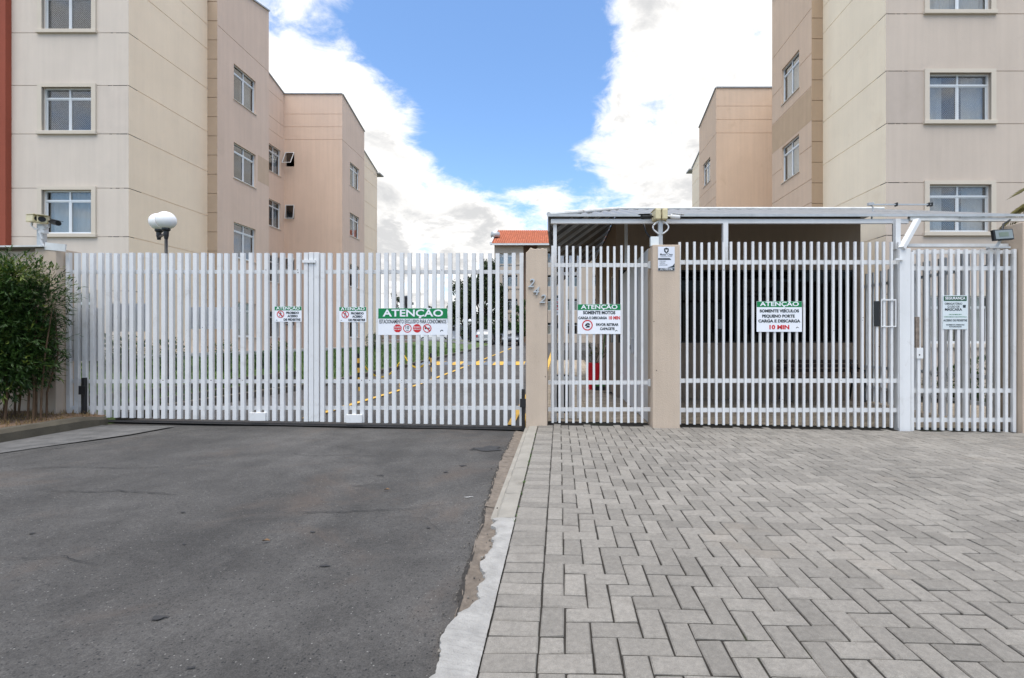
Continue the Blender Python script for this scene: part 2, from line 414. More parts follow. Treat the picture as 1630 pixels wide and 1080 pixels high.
def disc(mb, x, y, z, r, n=28, mi=0, rot=0):
    mb.add([(x + r * math.cos(2 * PI * k / n + rot), y, z + r * math.sin(2 * PI * k / n + rot)) for k in range(n)], [tuple(range(n))], mi)

def X(px, Y): return (px - CX) / F * Y
def Z(py, Y): return H + (CY - py) / F * Y
G = 6.75                                   # distance of the gate line

# ------------------------------------------------------------------ terrain
def lerp(a, b, t): return a + (b - a) * max(0., min(1., t))
def zdrive(x, y):
    base = lerp(-.02, -.085, (y - 2) / 4.7)
    if y > 13: base += lerp(0, .145, (y - 13) / 9)
    if y > 22: base += .0225 * (min(y, 70) - 22)
    cross = .017 * max(0., -.55 - x) * lerp(1, 0, (y - 8) / 6)
    return base + min(cross, .1)
def zland(x, y):
    z = zdrive(-.5, y)
    if x < -6.5 and y > 6.9: z = lerp(zdrive(-6.3, y) + .12, .64 + max(0, zdrive(-3, y) - .06), (-6.5 - x) / 4.2)
    return z
def grid(mb, xs, ys, fn, jit=0.):
    n = len(xs); o = len(mb.v)
    mb.add([(x, y, fn(x, y) + (mnoise.noise(Vector((x * .9, y * .9, 3))) * jit)) for y in ys for x in xs],
           [(j * n + i, j * n + i + 1, (j + 1) * n + i + 1, (j + 1) * n + i) for j in range(len(ys) - 1) for i in range(n - 1)])
def fr(a, b, n): return [a + (b - a) * i / n for i in range(n + 1)]

g0 = MB()
grid(g0, [-600, -200, -80, -40, -20, 20, 40, 80, 200, 600], [-300, -60, -20, -6] + fr(-2, 70, 36) + [110, 200, 400, 900],
     lambda x, y: (zland(0, max(y, 2)) - .22) if y < 30 else zdrive(0, y) - .05)
struct('ground', g0, GROUND)
st = MB(); grid(st, [-60, -30, -10, 0, 10, 30, 60], [-14, -8, -3.02], lambda x, y: -.06)
struct('street', st, ASPH)

drive_mb = MB(); grid(drive_mb, fr(-6.28, -.38, 36), fr(-3, 13, 90) + fr(13.5, 62, 50), zdrive, .012)
drive = struct('driveway', drive_mb, ASPH)
lot = MB(); grid(lot, fr(-14, 7, 10), fr(30, 60, 20), lambda x, y: zdrive(x, y) - .004)
struct('parking_area', lot, ASPH)

def crack(pts, w, name='crack', m=CRACK_SHADOW, dz=.009):
    pts2 = []
    for (a, b) in zip(pts[:-1], pts[1:]):
        n = max(2, int(math.dist(a, b) / .05))
        for i in range(n):
            t = i / n; pts2.append((a[0] + (b[0] - a[0]) * t + rnd.uniform(-.012, .012), a[1] + (b[1] - a[1]) * t + rnd.uniform(-.012, .012)))
    pts2.append(pts[-1]); mb = MB(); vs = []; fs = []
    for i, (x, y) in enumerate(pts2):
        ww = w * rnd.uniform(.3, 1.1) * min(1, .25 + min(i, len(pts2) - 1 - i) / 4)
        nz = zdrive(x, y) + mnoise.noise(Vector((x * .9, y * .9, 3))) * .012 + dz
        vs += [(x, y - ww, nz), (x, y + ww, nz)]
    fs = [(2 * i, 2 * i + 2, 2 * i + 3, 2 * i + 1) for i in range(len(pts2) - 1)]
    mb.add(vs, fs); return part(name, mb, m, drive)
crack([(-2.9, 5.1), (-2.6, 5.0), (-2.2, 5.08), (-1.9, 5.02)], .005)
crack([(-3.0, 2.55), (-2.7, 2.6), (-2.4, 2.52)], .003)
crack([(-.72, 3.0), (-.9, 3.25), (-1.1, 3.3)], .004)
crack([(-4.9, 4.3), (-4.5, 4.42), (-4.0, 4.4), (-3.6, 4.5)], .004)
crack([(-4.05, 3.72), (-3.7, 3.70), (-3.45, 3.74), (-2.95, 3.66)], .006)
crack([(-4.7, 3.75), (-4.35, 3.72)], .004)
crack([(-1.95, 3.32), (-1.5, 3.36), (-1.1, 3.45), (-.75, 3.6)], .005)
crack([(-1.75, 3.95), (-1.5, 4.05)], .008)
# the pale concrete apron by the left kerb with its long dark joint
ap = MB(); vs = []
edge = [(-5.92, 3.9), (-5.8, 4.6), (-5.55, 5.2), (-5.3, 5.9), (-5.25, 6.5)]
for (x, y) in edge: vs.append((x + rnd.uniform(-.05, .05), y, zdrive(x, y) + .014))
for (x, y) in reversed([(-6.24, 3.9), (-6.24, 4.6), (-6.24, 5.2), (-6.24, 5.9), (-6.24, 6.5)]): vs.append((x, y, zdrive(x, y) + .014))
for i in range(4): ap.quad(vs[i], vs[i + 1], vs[8 - i], vs[9 - i])
part('concrete_apron', ap, GREYCON, drive)
crack([(-5.86, 3.85), (-5.72, 4.6), (-5.33, 5.2), (-4.93, 5.9), (-4.7, 6.3), (-4.1, 6.6)], .014, dz=.018)
crack([(-6.0, 4.2), (-5.9, 4.8), (-5.6, 5.4), (-5.5, 6.0)], .006, dz=.018)
def splotch(x, y, r, m, name, el=1.8):
    mb = MB(); n = 22; vs = []; sd = rnd.uniform(0, 99); rot = rnd.uniform(-.4, .4)
    for k in range(n):
        t = 2 * PI * k / n; rr = r * (1 + 1.3 * mnoise.noise(Vector((math.cos(t) * 1.6 + sd, math.sin(t) * 1.6, sd))))
        ax, ay = rr * el * math.cos(t), rr * math.sin(t); px, py = x + ax * math.cos(rot) - ay * math.sin(rot), y + ax * math.sin(rot) + ay * math.cos(rot)
        vs.append((px, py, zdrive(px, py) + mnoise.noise(Vector((px * .9, py * .9, 3))) * .012 + .007))
    mb.add(vs, [tuple(range(n))]); return part(name, mb, m, drive)
OIL = mat('tar_spot', (.03, .03, .031), .75, var=.35, vscale=30)
for x, y, r in ((-1.25, 2.55, .011), (-1.72, 2.05, .012), (-1.35, 1.75, .007), (-2.2, 2.8, .008), (-1.55, 3.0, .009), (-2.6, 3.3, .009), (-.85, 3.1, .006),
                (-.95, 4.7, .02), (-1.05, 4.45, .014), (-3.2, 2.9, .009), (-1.6, 4.3, .016), (-3.9, 3.3, .009)):
    splotch(x, y, r, OIL, 'tar_spot')
splotch(-.82, 5.5, .085, OIL, 'oil_stain', 2.2)
splotch(-.7, 3.75, .011, mat('paint_fleck', (.3, .3, .29), .9), 'paint_fleck', 2.4)

# yellow lines of the drive
def stripe(pts, w, m=YELLOW, dz=.012, step=.5):
    mb = MB()
    for (a, b) in zip(pts[:-1], pts[1:]):
        n = max(1, int(math.dist(a, b) / step)); d = Vector((b[0] - a[0], b[1] - a[1])).normalized(); nn = Vector((-d.y, d.x)) * w / 2
        for i in range(n):
            q = []
            for t, sgn in ((i / n, -1), ((i + 1) / n, -1), ((i + 1) / n, 1), (i / n, 1)):
                x, y = a[0] + (b[0] - a[0]) * t + nn.x * sgn, a[1] + (b[1] - a[1]) * t + nn.y * sgn
                q.append((x, y, zdrive(x, y) + dz + .006))
            mb.quad(*q)
    return mb
part('lane_line', stripe([(-3.88, 7.3), (-3.9, 12)], .12), YELLOW, drive)
part('lane_line', stripe([(-3.9, 12.6), (-3.95, 20.8)], .12), YELLOW, drive)
part('lane_line', stripe([(-3.95, 23.2), (-3.9, 40)], .12), YELLOW, drive)
hump = MB()
xs = fr(-6.2, -.62, 12); ys = [21.0, 21.5, 22.0, 22.5, 23.0]; hz = [.005, .06, .08, .06, .005]
for j in range(4):
    for i in range(12):
        q = [(xs[a], ys[b], zdrive(xs[a], ys[b]) + hz[b] + .01) for a, b in ((i, j), (i + 1, j), (i + 1, j + 1), (i, j + 1))]
        hump.quad(*q, mi=i % 2)
o = part('speed_hump', hump, [mat('hump_bluegrey', (.12, .14, .17), .8, var=.15), YELLOW], drive)

# ------------------------------------------------------------------ paving
pave_root = MB(); pave_root.quad((-.29, -2.9, -.0085), (9.6, -2.9, -.0085), (9.6, 7.02, -.0085), (-.29, 7.02, -.0085))
PSL = math.atan(.017)
pavement = struct('pavement', pave_root, JOINT); pavement.rotation_euler = (0, PSL, 0)
U = .105
def paver_mesh(L, Wd, seed):
    r = random.Random(seed); l, w = L / 2 - .0038, Wd / 2 - .0038; c = .005; mb = MB(); vs = []
    def rect(l, w, z, j): return [(sx * l + r.uniform(-j, j), sy * w + r.uniform(-j, j), z) for sx, sy in ((-1, -1), (1, -1), (1, 1), (-1, 1))]
    vs = rect(l, w, -.05, 0) + rect(l, w, -c, .0022) + rect(l - c, w - c, 0, .0018)
    fs = [(8, 9, 10, 11)]
    for o in (0, 4): fs += [(o + i, o + (i + 1) % 4, o + 4 + (i + 1) % 4, o + 4 + i) for i in range(4)]
    mb.add(vs, fs); return mb
full = [paver_mesh(2 * U, U, s) for s in range(12)]; half = [paver_mesh(U, U, s) for s in range(19, 25)]
fullme = [m.mesh('paver', PAVER) for m in full]; halfme = [m.mesh('paver', PAVER) for m in half]
bricks = []                                    # (x, y, rot, kind)
BX = -.29
nrow = int(9.6 / U)
for j in range(nrow): bricks.append((BX + U, -2.9 + (j + .5) * U, 0, 0))      # edging course
OX = BX + 2 * U
for j in range(nrow):
    for i in range(88):
        c = (i + j) % 4; x = OX + i * U; y = -2.9 + j * U
        if c == 0: bricks.append((x + U, y + U / 2, 0, 0))
        elif c == 1 and i == 0: bricks.append((x + U / 2, y + U / 2, 0, 1))
        elif c == 2: bricks.append((x + U / 2, y + U, 1, 0))
def seen(b): return b[1] > 1.55 and b[1] < 6.75 and (b[0] + .15) / b[1] < 740 / F + .05
near = sorted([b for b in bricks if seen(b)], key=lambda b: b[1] + .12 * abs(b[0]))
rest = [b for b in bricks if not seen(b)] + near[300:]
near = near[:300]
for x, y, rt, kd in near:
    o = bpy.data.objects.new('paver', rnd.choice(halfme if kd else fullme)); COL.objects.link(o); o.parent = pavement
    o.location = (x + rnd.uniform(-.001, .001), y + rnd.uniform(-.001, .001), rnd.uniform(-.0022, .001))
    o.rotation_euler = (rnd.gauss(0, .012), rnd.gauss(0, .012), (PI / 2 if rt else 0) + rnd.gauss(0, .008))
pm = MB()
for x, y, rt, kd in rest:
    src = rnd.choice(half if kd else full); a = (PI / 2 if rt else 0) + rnd.gauss(0, .008); ca, sa = math.cos(a), math.sin(a); dz = rnd.uniform(-.0022, .001); tx, ty = rnd.gauss(0, .012), rnd.gauss(0, .012)
    pm.add([(x + vx * ca - vy * sa, y + vx * sa + vy * ca, vz + dz + vx * tx + vy * ty) for vx, vy, vz in src.v], src.f)
o = struct('pavers', pm, PAVER, kind='stuff', parent=pavement)

# kerb stones and gutter on the right of the drive
kerb = MB(); kerb.box(-.47, -.295, 3.2, 6.9, -.3, -.03)
kerbo = struct('kerb', kerb, KERB)
ks = [(6.62, 5.75), (5.74, 4.47), (4.46, 3.72), (3.71, 3.22)]
for y1, y0 in ks:
    mb = MB(); nseg = 8
    secs = []
    for i in range(nseg + 1):
        y = y0 + (y1 - y0) * i / nseg
        j = lambda a: rnd.uniform(-a, a)
        secs.append([(-.445 + j(.006), y, -.14), (-.435 + j(.006), y, -.03 + j(.004)), (-.415 + j(.005), y, -.004 + j(.004)), (-.30, y, .0 + j(.003)), (-.297, y, -.06)])
    for i in range(nseg):
        a, b = secs[i], secs[i + 1]
        for q in range(4): mb.quad(a[q], b[q], b[q + 1], a[q + 1])
    for s_ in (secs[0], secs[-1]): mb.add(s_, [(0, 1, 2, 3, 4)])
    part('kerb_stone', mb, KERB, kerbo)
gut = [(6.6, 5.1), (5.085, 3.5), (3.485, 2.03)]
for y1, y0 in gut:
    mb = MB(); n = int((y1 - y0) / .05); Ls = []
    for i in range(n + 1):
        y = y0 + (y1 - y0) * i / n
        xl = -.60 + rnd.uniform(-.008, .008) + .02 * mnoise.noise(Vector((y * 3, 0, 7))) + max(0, 4.7 - y) * .055
        row = [(xl - .004, y, zdrive(xl, y) - .03)]
        for t in (0, .25, .5, .75, 1): x = xl + (-.37 - xl) * t; row.append((x, y, zdrive(x, y) + .016 + rnd.uniform(-.004, .004) - .012 * math.sin(t * PI)))
        Ls.append(row)
    for a, b in zip(Ls[:-1], Ls[1:]):
        for q in range(5): mb.quad(a[q], a[q + 1], b[q + 1], b[q])
    part('gutter_slab', mb, GUTTER, kerbo)
GRIT = mat('dark_grit', (.028, .025, .022), .95, var=.5, vscale=40)
for (ya, yb_) in ((6.3, 4.9), (4.7, 3.6), (3.55, 2.9), (2.85, 2.08)):
    mb = MB(); n = int((ya - yb_) / .018); vs = []
    for i in range(n + 1):
        y = yb_ + (ya - yb_) * i / n; xl = -.60 + .02 * mnoise.noise(Vector((y * 3, 0, 7))) + max(0, 4.7 - y) * .055
        e = min(1, min(i, n - i) / 6); w = e * (.004 + .012 * max(0, mnoise.noise(Vector((y * 9, 4, 1))) + .25) + .012 * rnd.random() ** 2)
        vs += [(xl - w, y, zdrive(xl, y) + .0135), (xl + .006 + w * .3, y, zdrive(xl, y) + .017)]
    mb.add(vs, [(2 * i, 2 * i + 1, 2 * i + 3, 2 * i + 2) for i in range(n)]); part('dirt_line', mb, GRIT, kerbo)
cp = MB(); ed = [(3.22, -.445), (3.0, -.40), (2.82, -.385), (2.7, -.395), (2.55, -.43), (2.45, -.385), (2.36, -.375), (2.25, -.395), (2.2, -.36), (2.12, -.41), (2.06, -.45), (1.98, -.475), (1.9, -.468), (1.8, -.45), (1.72, -.44), (1.65, -.455), (1.5, -.44), (1.2, -.46), (.6, -.45), (-.5, -.46), (-2.9, -.45)]
ed2 = []
for (a, b) in zip(ed[:-1], ed[1:]):
    n = max(1, int((a[0] - b[0]) / .012)) if a[0] > 1 else 3
    for i in range(n): t = i / n; ed2.append((a[0] + (b[0] - a[0]) * t, a[1] + (b[1] - a[1]) * t + .03 * mnoise.noise(Vector((b[0] * 0 + (a[0] + (b[0] - a[0]) * t) * 14, 2, 5))) + rnd.uniform(-.006, .006)))
rows = []
for y, x in ed2:
    zz = zdrive(x, y)
    row = [(x - .004, y, zz - .03), (x, y, zz + .026)]
    for t in (.15, .4, .7, 1): row.append((x + (-.294 - x) * t, y, lerp(zz + .034, -.003, t ** .8) + rnd.uniform(-.003, .003)))
    rows.append(row)
for a, b in zip(rows[:-1], rows[1:]):
    for q in range(5): cp.quad(a[q], a[q + 1], b[q + 1], b[q])
part('concrete_patch', cp, PATCH, kerbo)

crumb = MB(); r7 = random.Random(41)
for k in range(120):
    y = 1.6 + 4.4 * r7.random() ** 1.3; edge_ = -.44 if y < 2.05 else -.60 + max(0, 4.7 - y) * .055
    x = edge_ - abs(r7.gauss(0, .035)) if r7.random() < .7 else r7.uniform(-.46, -.40); q = r7.uniform(.0012, .0045) * (1 + 1.2 * r7.random() ** 6); zz = zdrive(x, y) + .012
    if y > 2.1 and x > edge_: zz = zdrive(x, y) + .014
    c8 = [(x + q * r7.uniform(.6, 1.2) * sx, y + q * r7.uniform(.6, 1.2) * sy, zz + (q * r7.uniform(.5, 1) if sz else -.004)) for sz in (0, 1) for sx, sy in ((-1, -1), (1, -1), (1, 1), (-1, 1))]
    crumb.add(c8, [(4, 5, 6, 7), (0, 1, 5, 4), (1, 2, 6, 5), (2, 3, 7, 6), (3, 0, 4, 7)])
struct('concrete_crumbs', crumb, mat('crumb_concrete', (.13, .12, .105), .95, rand=.5, island=True), kind='stuff')
wd_ = MB(); r6 = random.Random(31)
for k in range(60):
    y = r6.choice((r6.uniform(3.0, 6.4), r6.uniform(3.5, 5.5))); x = -.293 + r6.gauss(0, .004)
    if mnoise.noise(Vector((y * 4, 0, 9))) < -.05: continue
    for q in range(5):
        a = r6.uniform(0, 2 * PI); l = r6.uniform(.008, .026); dx, dy = math.cos(a), math.sin(a)
        wd_.add([(x - dy * .003, y + dx * .003, -.004), (x + dy * .003, y - dx * .003, -.004), (x + dx * l * .7, y + dy * l * .7, l * .8)], [(0, 1, 2)])
struct('weeds', wd_, GRASS, kind='stuff')

# left kerb and planting bed
lk = MB()
kx = [(-6.26, 3.0), (-6.26, 4.2), (-6.26, 5.2), (-6.25, 5.9), (-6.24, 6.45), (-6.28, 6.62)]
secs = []
for i in range(len(kx) - 1):
    a, b = kx[i], kx[i + 1]
    for k in range(6):
        t = k / 6; secs.append((a[0] + (b[0] - a[0]) * t, a[1] + (b[1] - a[1]) * t))
secs.append(kx[-1]); rows = []
for i, (x, y) in enumerate(secs):
    e = max(0, (y - 6.3) / .32); hh = .155 - .05 * e; z0 = zdrive(x, y); j = lambda a: rnd.uniform(-a, a)
    rows.append([(x + .03, y, z0 - .05), (x + .018 + j(.006), y, z0 + hh * .7), (x - .02 + j(.008), y, z0 + hh + j(.006)), (x - .12 + j(.006), y, z0 + hh + j(.006)), (x - .15, y, z0 + hh - .06)])
for a, b in zip(rows[:-1], rows[1:]):
    for q in range(4): lk.quad(a[q], b[q], b[q + 1], a[q + 1])
lk.add(rows[-1], [(0, 1, 2, 3, 4)])
struct('bed_kerb', lk, KERBD, smooth=False)
bed = MB(); grid(bed, fr(-12, -6.36, 16), fr(2.5, 6.75, 16), lambda x, y: .135 + .05 * mnoise.noise(Vector((x * 2, y * 2, 0))) + .05 * max(0, (-6.6 - x)) ** .5)
struct('planting_bed', bed, SOIL, smooth=True)

# inside: lawn, kerbs, walkway
lawn = MB(); grid(lawn, fr(-11.35, -6.5, 12), fr(6.95, 46, 60), zland, .03)
struct('lawn', lawn, TURF)
def blades(n, fx, fy, fz, h, w, seed):
    r = random.Random(seed); mb = MB()
    for _ in range(n):
        x, y = fx(r), fy(r); z = fz(x, y); a = r.uniform(0, PI); hh = h * r.uniform(.5, 1.3); lx, ly = r.gauss(0, .35) * hh, r.gauss(0, .35) * hh; dx, dy = math.cos(a) * w, math.sin(a) * w
        mb.add([(x - dx, y - dy, z - .01), (x + dx, y + dy, z - .01), (x + lx, y + ly, z + hh)], [(0, 1, 2)])
    return mb
struct('grass', blades(26000, lambda r: -6.55 - 4.7 * r.random(), lambda r: 7.2 + 26 * r.random() ** 1.5, zland, .085, .012, 3), GRASS, kind='stuff')
struct('dry_grass', blades(2600, lambda r: -6.4 - 1.9 * r.random(), lambda r: 3.8 + 2.9 * r.random(), lambda x, y: .15 + .05 * max(0, (-6.6 - x)) ** .5, .05, .006, 4), DRYG, kind='stuff')
ik = MB()
for y in fr(6.95, 39.5, 22)[:-1]:
    z0 = zdrive(-6.3, y); z1 = zdrive(-6.3, y + 1.46)
    ik.add([(-6.28, y, z0 - .1), (-6.28, y, z0 + .13), (-6.46, y, z0 + .13), (-6.46, y, z0 - .1), (-6.28, y + 1.46, z1 - .1), (-6.28, y + 1.46, z1 + .13), (-6.46, y + 1.46, z1 + .13), (-6.46, y + 1.46, z1 - .1)],
           [(0, 1, 2, 3), (7, 6, 5, 4), (0, 4, 5, 1), (1, 5, 6, 2), (2, 6, 7, 3)])
struct('lawn_kerb', ik, KERBD)
# low stepped drain walls beside the lawn
ow = MB()
for k, (x, zt) in enumerate(((-6.6, .22), (-7.15, .33))): ow.box(x - .1, x, 7.3, 12.2 + k, -.1, zt)
struct('garden_edging', ow, KERBD)
pl = MB(); pl.box(-11.3, -10.95, 12.62, 30, .2, .78)
struct('building_plinth_path', pl, mat('plinth_path', (.5, .48, .45), .9, var=.1))
rk = MB()
for y in fr(7.0, 33, 20)[:-1]:
    z0 = zdrive(-.5, y); z1 = zdrive(-.5, y + 1.29)
    rk.add([(-.56, y, z0 - .1), (-.54, y, z0 + .09), (-.4, y, z0 + .09), (-.4, y, z0 - .1), (-.56, y + 1.29, z1 - .1), (-.54, y + 1.29, z1 + .09), (-.4, y + 1.29, z1 + .09), (-.4, y + 1.29, z1 - .1)],
           [(0, 1, 2, 3), (7, 6, 5, 4), (0, 4, 5, 1), (1, 5, 6, 2), (2, 6, 7, 3)])
struct('walkway_kerb', rk, YELLOW)
yl = stripe([(-.72, 7.05), (-.72, 13), (-.72, 20.8)], .10); part('edge_line', yl, YELLOW, drive)
wk = MB(); grid(wk, [-.4, 1.0, 3.0, 6.5, 9.6], fr(7.02, 34, 24), lambda x, y: zdrive(-.5, y) + .06 - (.017 * max(0, x) if y < 11 else 0))
walk = struct('walkway', wk, JOINT)
wp = MB(); r2 = random.Random(5)
for j in range(150):
    y = 7.04 + j * .11
    for i in range(9 if y > 10.1 else 43):
        x = -.39 + i * .218 + (.109 if j % 2 else 0)
        if y > 10.05 and x > 1.05: continue
        src = r2.choice(full); z = zdrive(-.5, y) + .069 - (.017 * max(0, x) if y < 11 else 0) + r2.uniform(-.002, .002)
        wp.add([(x + .1 + vx * 1.03, y + .05 + vy * 1.03, vz * .3 + z) for vx, vy, vz in src.v], src.f)
struct('walkway_pavers', wp, PAVER_IN, kind='stuff', parent=walk)

# ------------------------------------------------------------------ building helpers
def facade(mb, p0, u, n, Wd, z0, ztop, openings=(), grooves=(), rec=.11, gd=.014, mi=0, seams=()):
    ux, uy = u; nx, ny = n
    def pt(a, z, d=0.): return (p0[0] + ux * a - nx * d, p0[1] + uy * a - ny * d, z)
    zt = ztop if callable(ztop) else (lambda a: ztop)
    us = {0., Wd}; zs = {z0}; zmin = min(zt(0), zt(Wd))
    for (a, b, c, d) in openings: us |= {a, b}; zs |= {c, d}
    for g_ in grooves:
        if g_ < zmin - .1: zs |= {g_ - .009, g_ + .009}
    for s_ in seams: us.add(s_)
    us = sorted(us); zs = sorted(z for z in zs if z < zmin - .03)
    for i in range(len(us) - 1):
        a, b = us[i], us[i + 1]; am = (a + b) / 2
        for j in range(len(zs)):
            c = zs[j]; top = j == len(zs) - 1
            d0 = d1 = None
            if top: da, db = zt(a), zt(b)
            else: da = db = zs[j + 1]
            cm = (c + min(da, db)) / 2
            if any(o[0] < am < o[1] and o[2] < cm < o[3] for o in openings): continue
            gr = any(abs(cm - g_) < .0085 for g_ in grooves)
            d = gd if gr else 0.
            mb.quad(pt(a, c, d), pt(b, c, d), pt(b, db, d), pt(a, da, d), mi)
            if gr:
                mb.quad(pt(a, c, 0), pt(b, c, 0), pt(b, c, gd), pt(a, c, gd), mi); mb.quad(pt(a, da, gd), pt(b, db, gd), pt(b, db, 0), pt(a, da, 0), mi)
    for (a, b, c, d) in openings:
        mb.quad(pt(a, c), pt(b, c), pt(b, c, rec), pt(a, c, rec), mi); mb.quad(pt(a, d, rec), pt(b, d, rec), pt(b, d), pt(a, d), mi)
        mb.quad(pt(a, c), pt(a, c, rec), pt(a, d, rec), pt(a, d), mi); mb.quad(pt(b, c, rec), pt(b, c), pt(b, d), pt(b, d, rec), mi)

def obox(mb, p, u, n, a0, a1, d0, d1, z0, z1, mi=0):
    """box in wall coordinates: a along the wall, d inward from the wall face"""
    def pt(a, d, z): return (p[0] + u[0] * a - n[0] * d, p[1] + u[1] * a - n[1] * d, z)
    mb.add([pt(a0, d0, z0), pt(a1, d0, z0), pt(a1, d1, z0), pt(a0, d1, z0), pt(a0, d0, z1), pt(a1, d0, z1), pt(a1, d1, z1), pt(a0, d1, z1)],
           [(0, 3, 2, 1), (4, 5, 6, 7), (0, 1, 5, 4), (1, 2, 6, 5), (2, 3, 7, 6), (3, 0, 4, 7)], mi)

def window(parent, p, u, n, a, z, w, h, rec=.11, style='dark', trim=False, net=False, transom=True, simple=False, seed=0):
    r = random.Random(seed)
    f = MB(); t = .035; d0, d1 = rec - .05, rec - .005
    obox(f, p, u, n, a, a + t, d0, d1, z, z + h); obox(f, p, u, n, a + w - t, a + w, d0, d1, z, z + h)
    obox(f, p, u, n, a + t, a + w - t, d0, d1, z, z + t); obox(f, p, u, n, a + t, a + w - t, d0, d1, z + h - t, z + h)
    zt = z + h * .77 if transom else z + h - t
    if transom: obox(f, p, u, n, a + t, a + w - t, d0 + .004, d1 - .004, zt - .022, zt + .022)
    am = a + w / 2
    obox(f, p, u, n, am - .02, am + .02, d0 + .008, d1 - .008, z + t, z + h - t)
    if not simple:                                             # sliding sashes
        for (b0, b1, dd) in ((a + t, am - .02, .012), (am + .02, a + w - t, .02)):
            for e in (b0, b1 - .022): obox(f, p, u, n, e, e + .022, d0 + dd, d0 + dd + .015, z + t, zt - .022)
            obox(f, p, u, n, b0 + .022, b1 - .022, d0 + dd, d0 + dd + .015, z + t, z + t + .022)
            obox(f, p, u, n, b0 + .022, b1 - .022, d0 + dd, d0 + dd + .015, zt - .044, zt - .022)
    wo = part('window', f, ALU, parent)
    dp = d1 - .012
    def pane(b0, b1, z0, z1):
        m = MB(); obox(m, p, u, n, b0, b1, dp - .004, dp, z0, z1); part('pane', m, GLASS, wo)
    pane(a + t, am - .02, z + t, zt); pane(am + .02, a + w - t, z + t, zt)
    if transom and not simple: pane(a + t, am - .02, zt + .022, z + h - t); pane(am + .02, a + w - t, zt + .022, z + h - t)
    # the room behind
    rm = MB(); R0, R1 = rec + .02, rec + 1.8
    obox(rm, p, u, n, a - .4, a + w + .4, R0, R1, z - .6, z + h + .25)
    rm.f.pop(-4); rm.m.pop()                                    # open towards the window
    part('room', rm, INT, wo)
    if style in ('curtain', 'lilac', 'half', 'blind'):
        spans = {'curtain': ((0, 1),), 'lilac': ((0, 1),), 'half': ((.0, .3), (.62, 1)), 'blind': ((.5, 1),)}[style]
        cm = MB()
        for s0, s1 in spans:
            nn = int(26 * (s1 - s0)) + 2; ph = r.random() * 6
            pts = []
            for i in range(nn + 1):
                aa = a + w * (s0 + (s1 - s0) * i / nn); dd = rec + .09 + .025 * math.sin(i * 1.9 + ph) + .012 * math.sin(i * .7)
                pts.append((p[0] + u[0] * aa - n[0] * dd, p[1] + u[1] * aa - n[1] * dd))
            for i in range(nn): cm.quad((*pts[i], z + .01), (*pts[i + 1], z + .01), (*pts[i + 1], z + h - .02), (*pts[i], z + h - .02))
        part('curtain', cm, {'lilac': CURTP, 'blind': BLIND}.get(style, CURT), wo, smooth=True)
    if trim:
        tm = MB(); b = .115
        obox(tm, p, u, n, a - b, a, -.035, .02, z, z + h + b * .8); obox(tm, p, u, n, a + w, a + w + b, -.035, .02, z, z + h + b * .8)
        obox(tm, p, u, n, a, a + w, -.035, .02, z + h, z + h + b * .8)
        part('trim', tm, TRIM, wo)
        sl = MB(); obox(sl, p, u, n, a - b - .02, a + w + b + .02, -.06, .03, z - .10, z - .004); part('sill', sl, TRIM, wo, bevel=.008)
    elif not simple:
        sl = MB(); obox(sl, p, u, n, a - .03, a + w + .03, -.025, rec, z - .03, z - .003); part('sill', sl, TRIM, wo)
    if net:
        nm = MB(); st_ = .055; dd = .045
        def P3(aa, zz): return (p[0] + u[0] * aa - n[0] * dd, p[1] + u[1] * aa - n[1] * dd, zz)
        k = -h
        while k < w:
            for sgn in (1, -1):
                x0, x1 = max(0, k), min(w, k + h)
                if x1 > x0 + .01:
                    za, zb = x0 - k, x1 - k
                    if sgn < 0: za, zb = h - za, h - zb
                    tw = .0016
                    nm.quad(P3(a + x0 - tw, z + za), P3(a + x0 + tw, z + za), P3(a + x1 + tw, z + zb), P3(a + x1 - tw, z + zb))
            k += st_
        part('safety_net', nm, NETM, wo, stuff=True)
    return wo

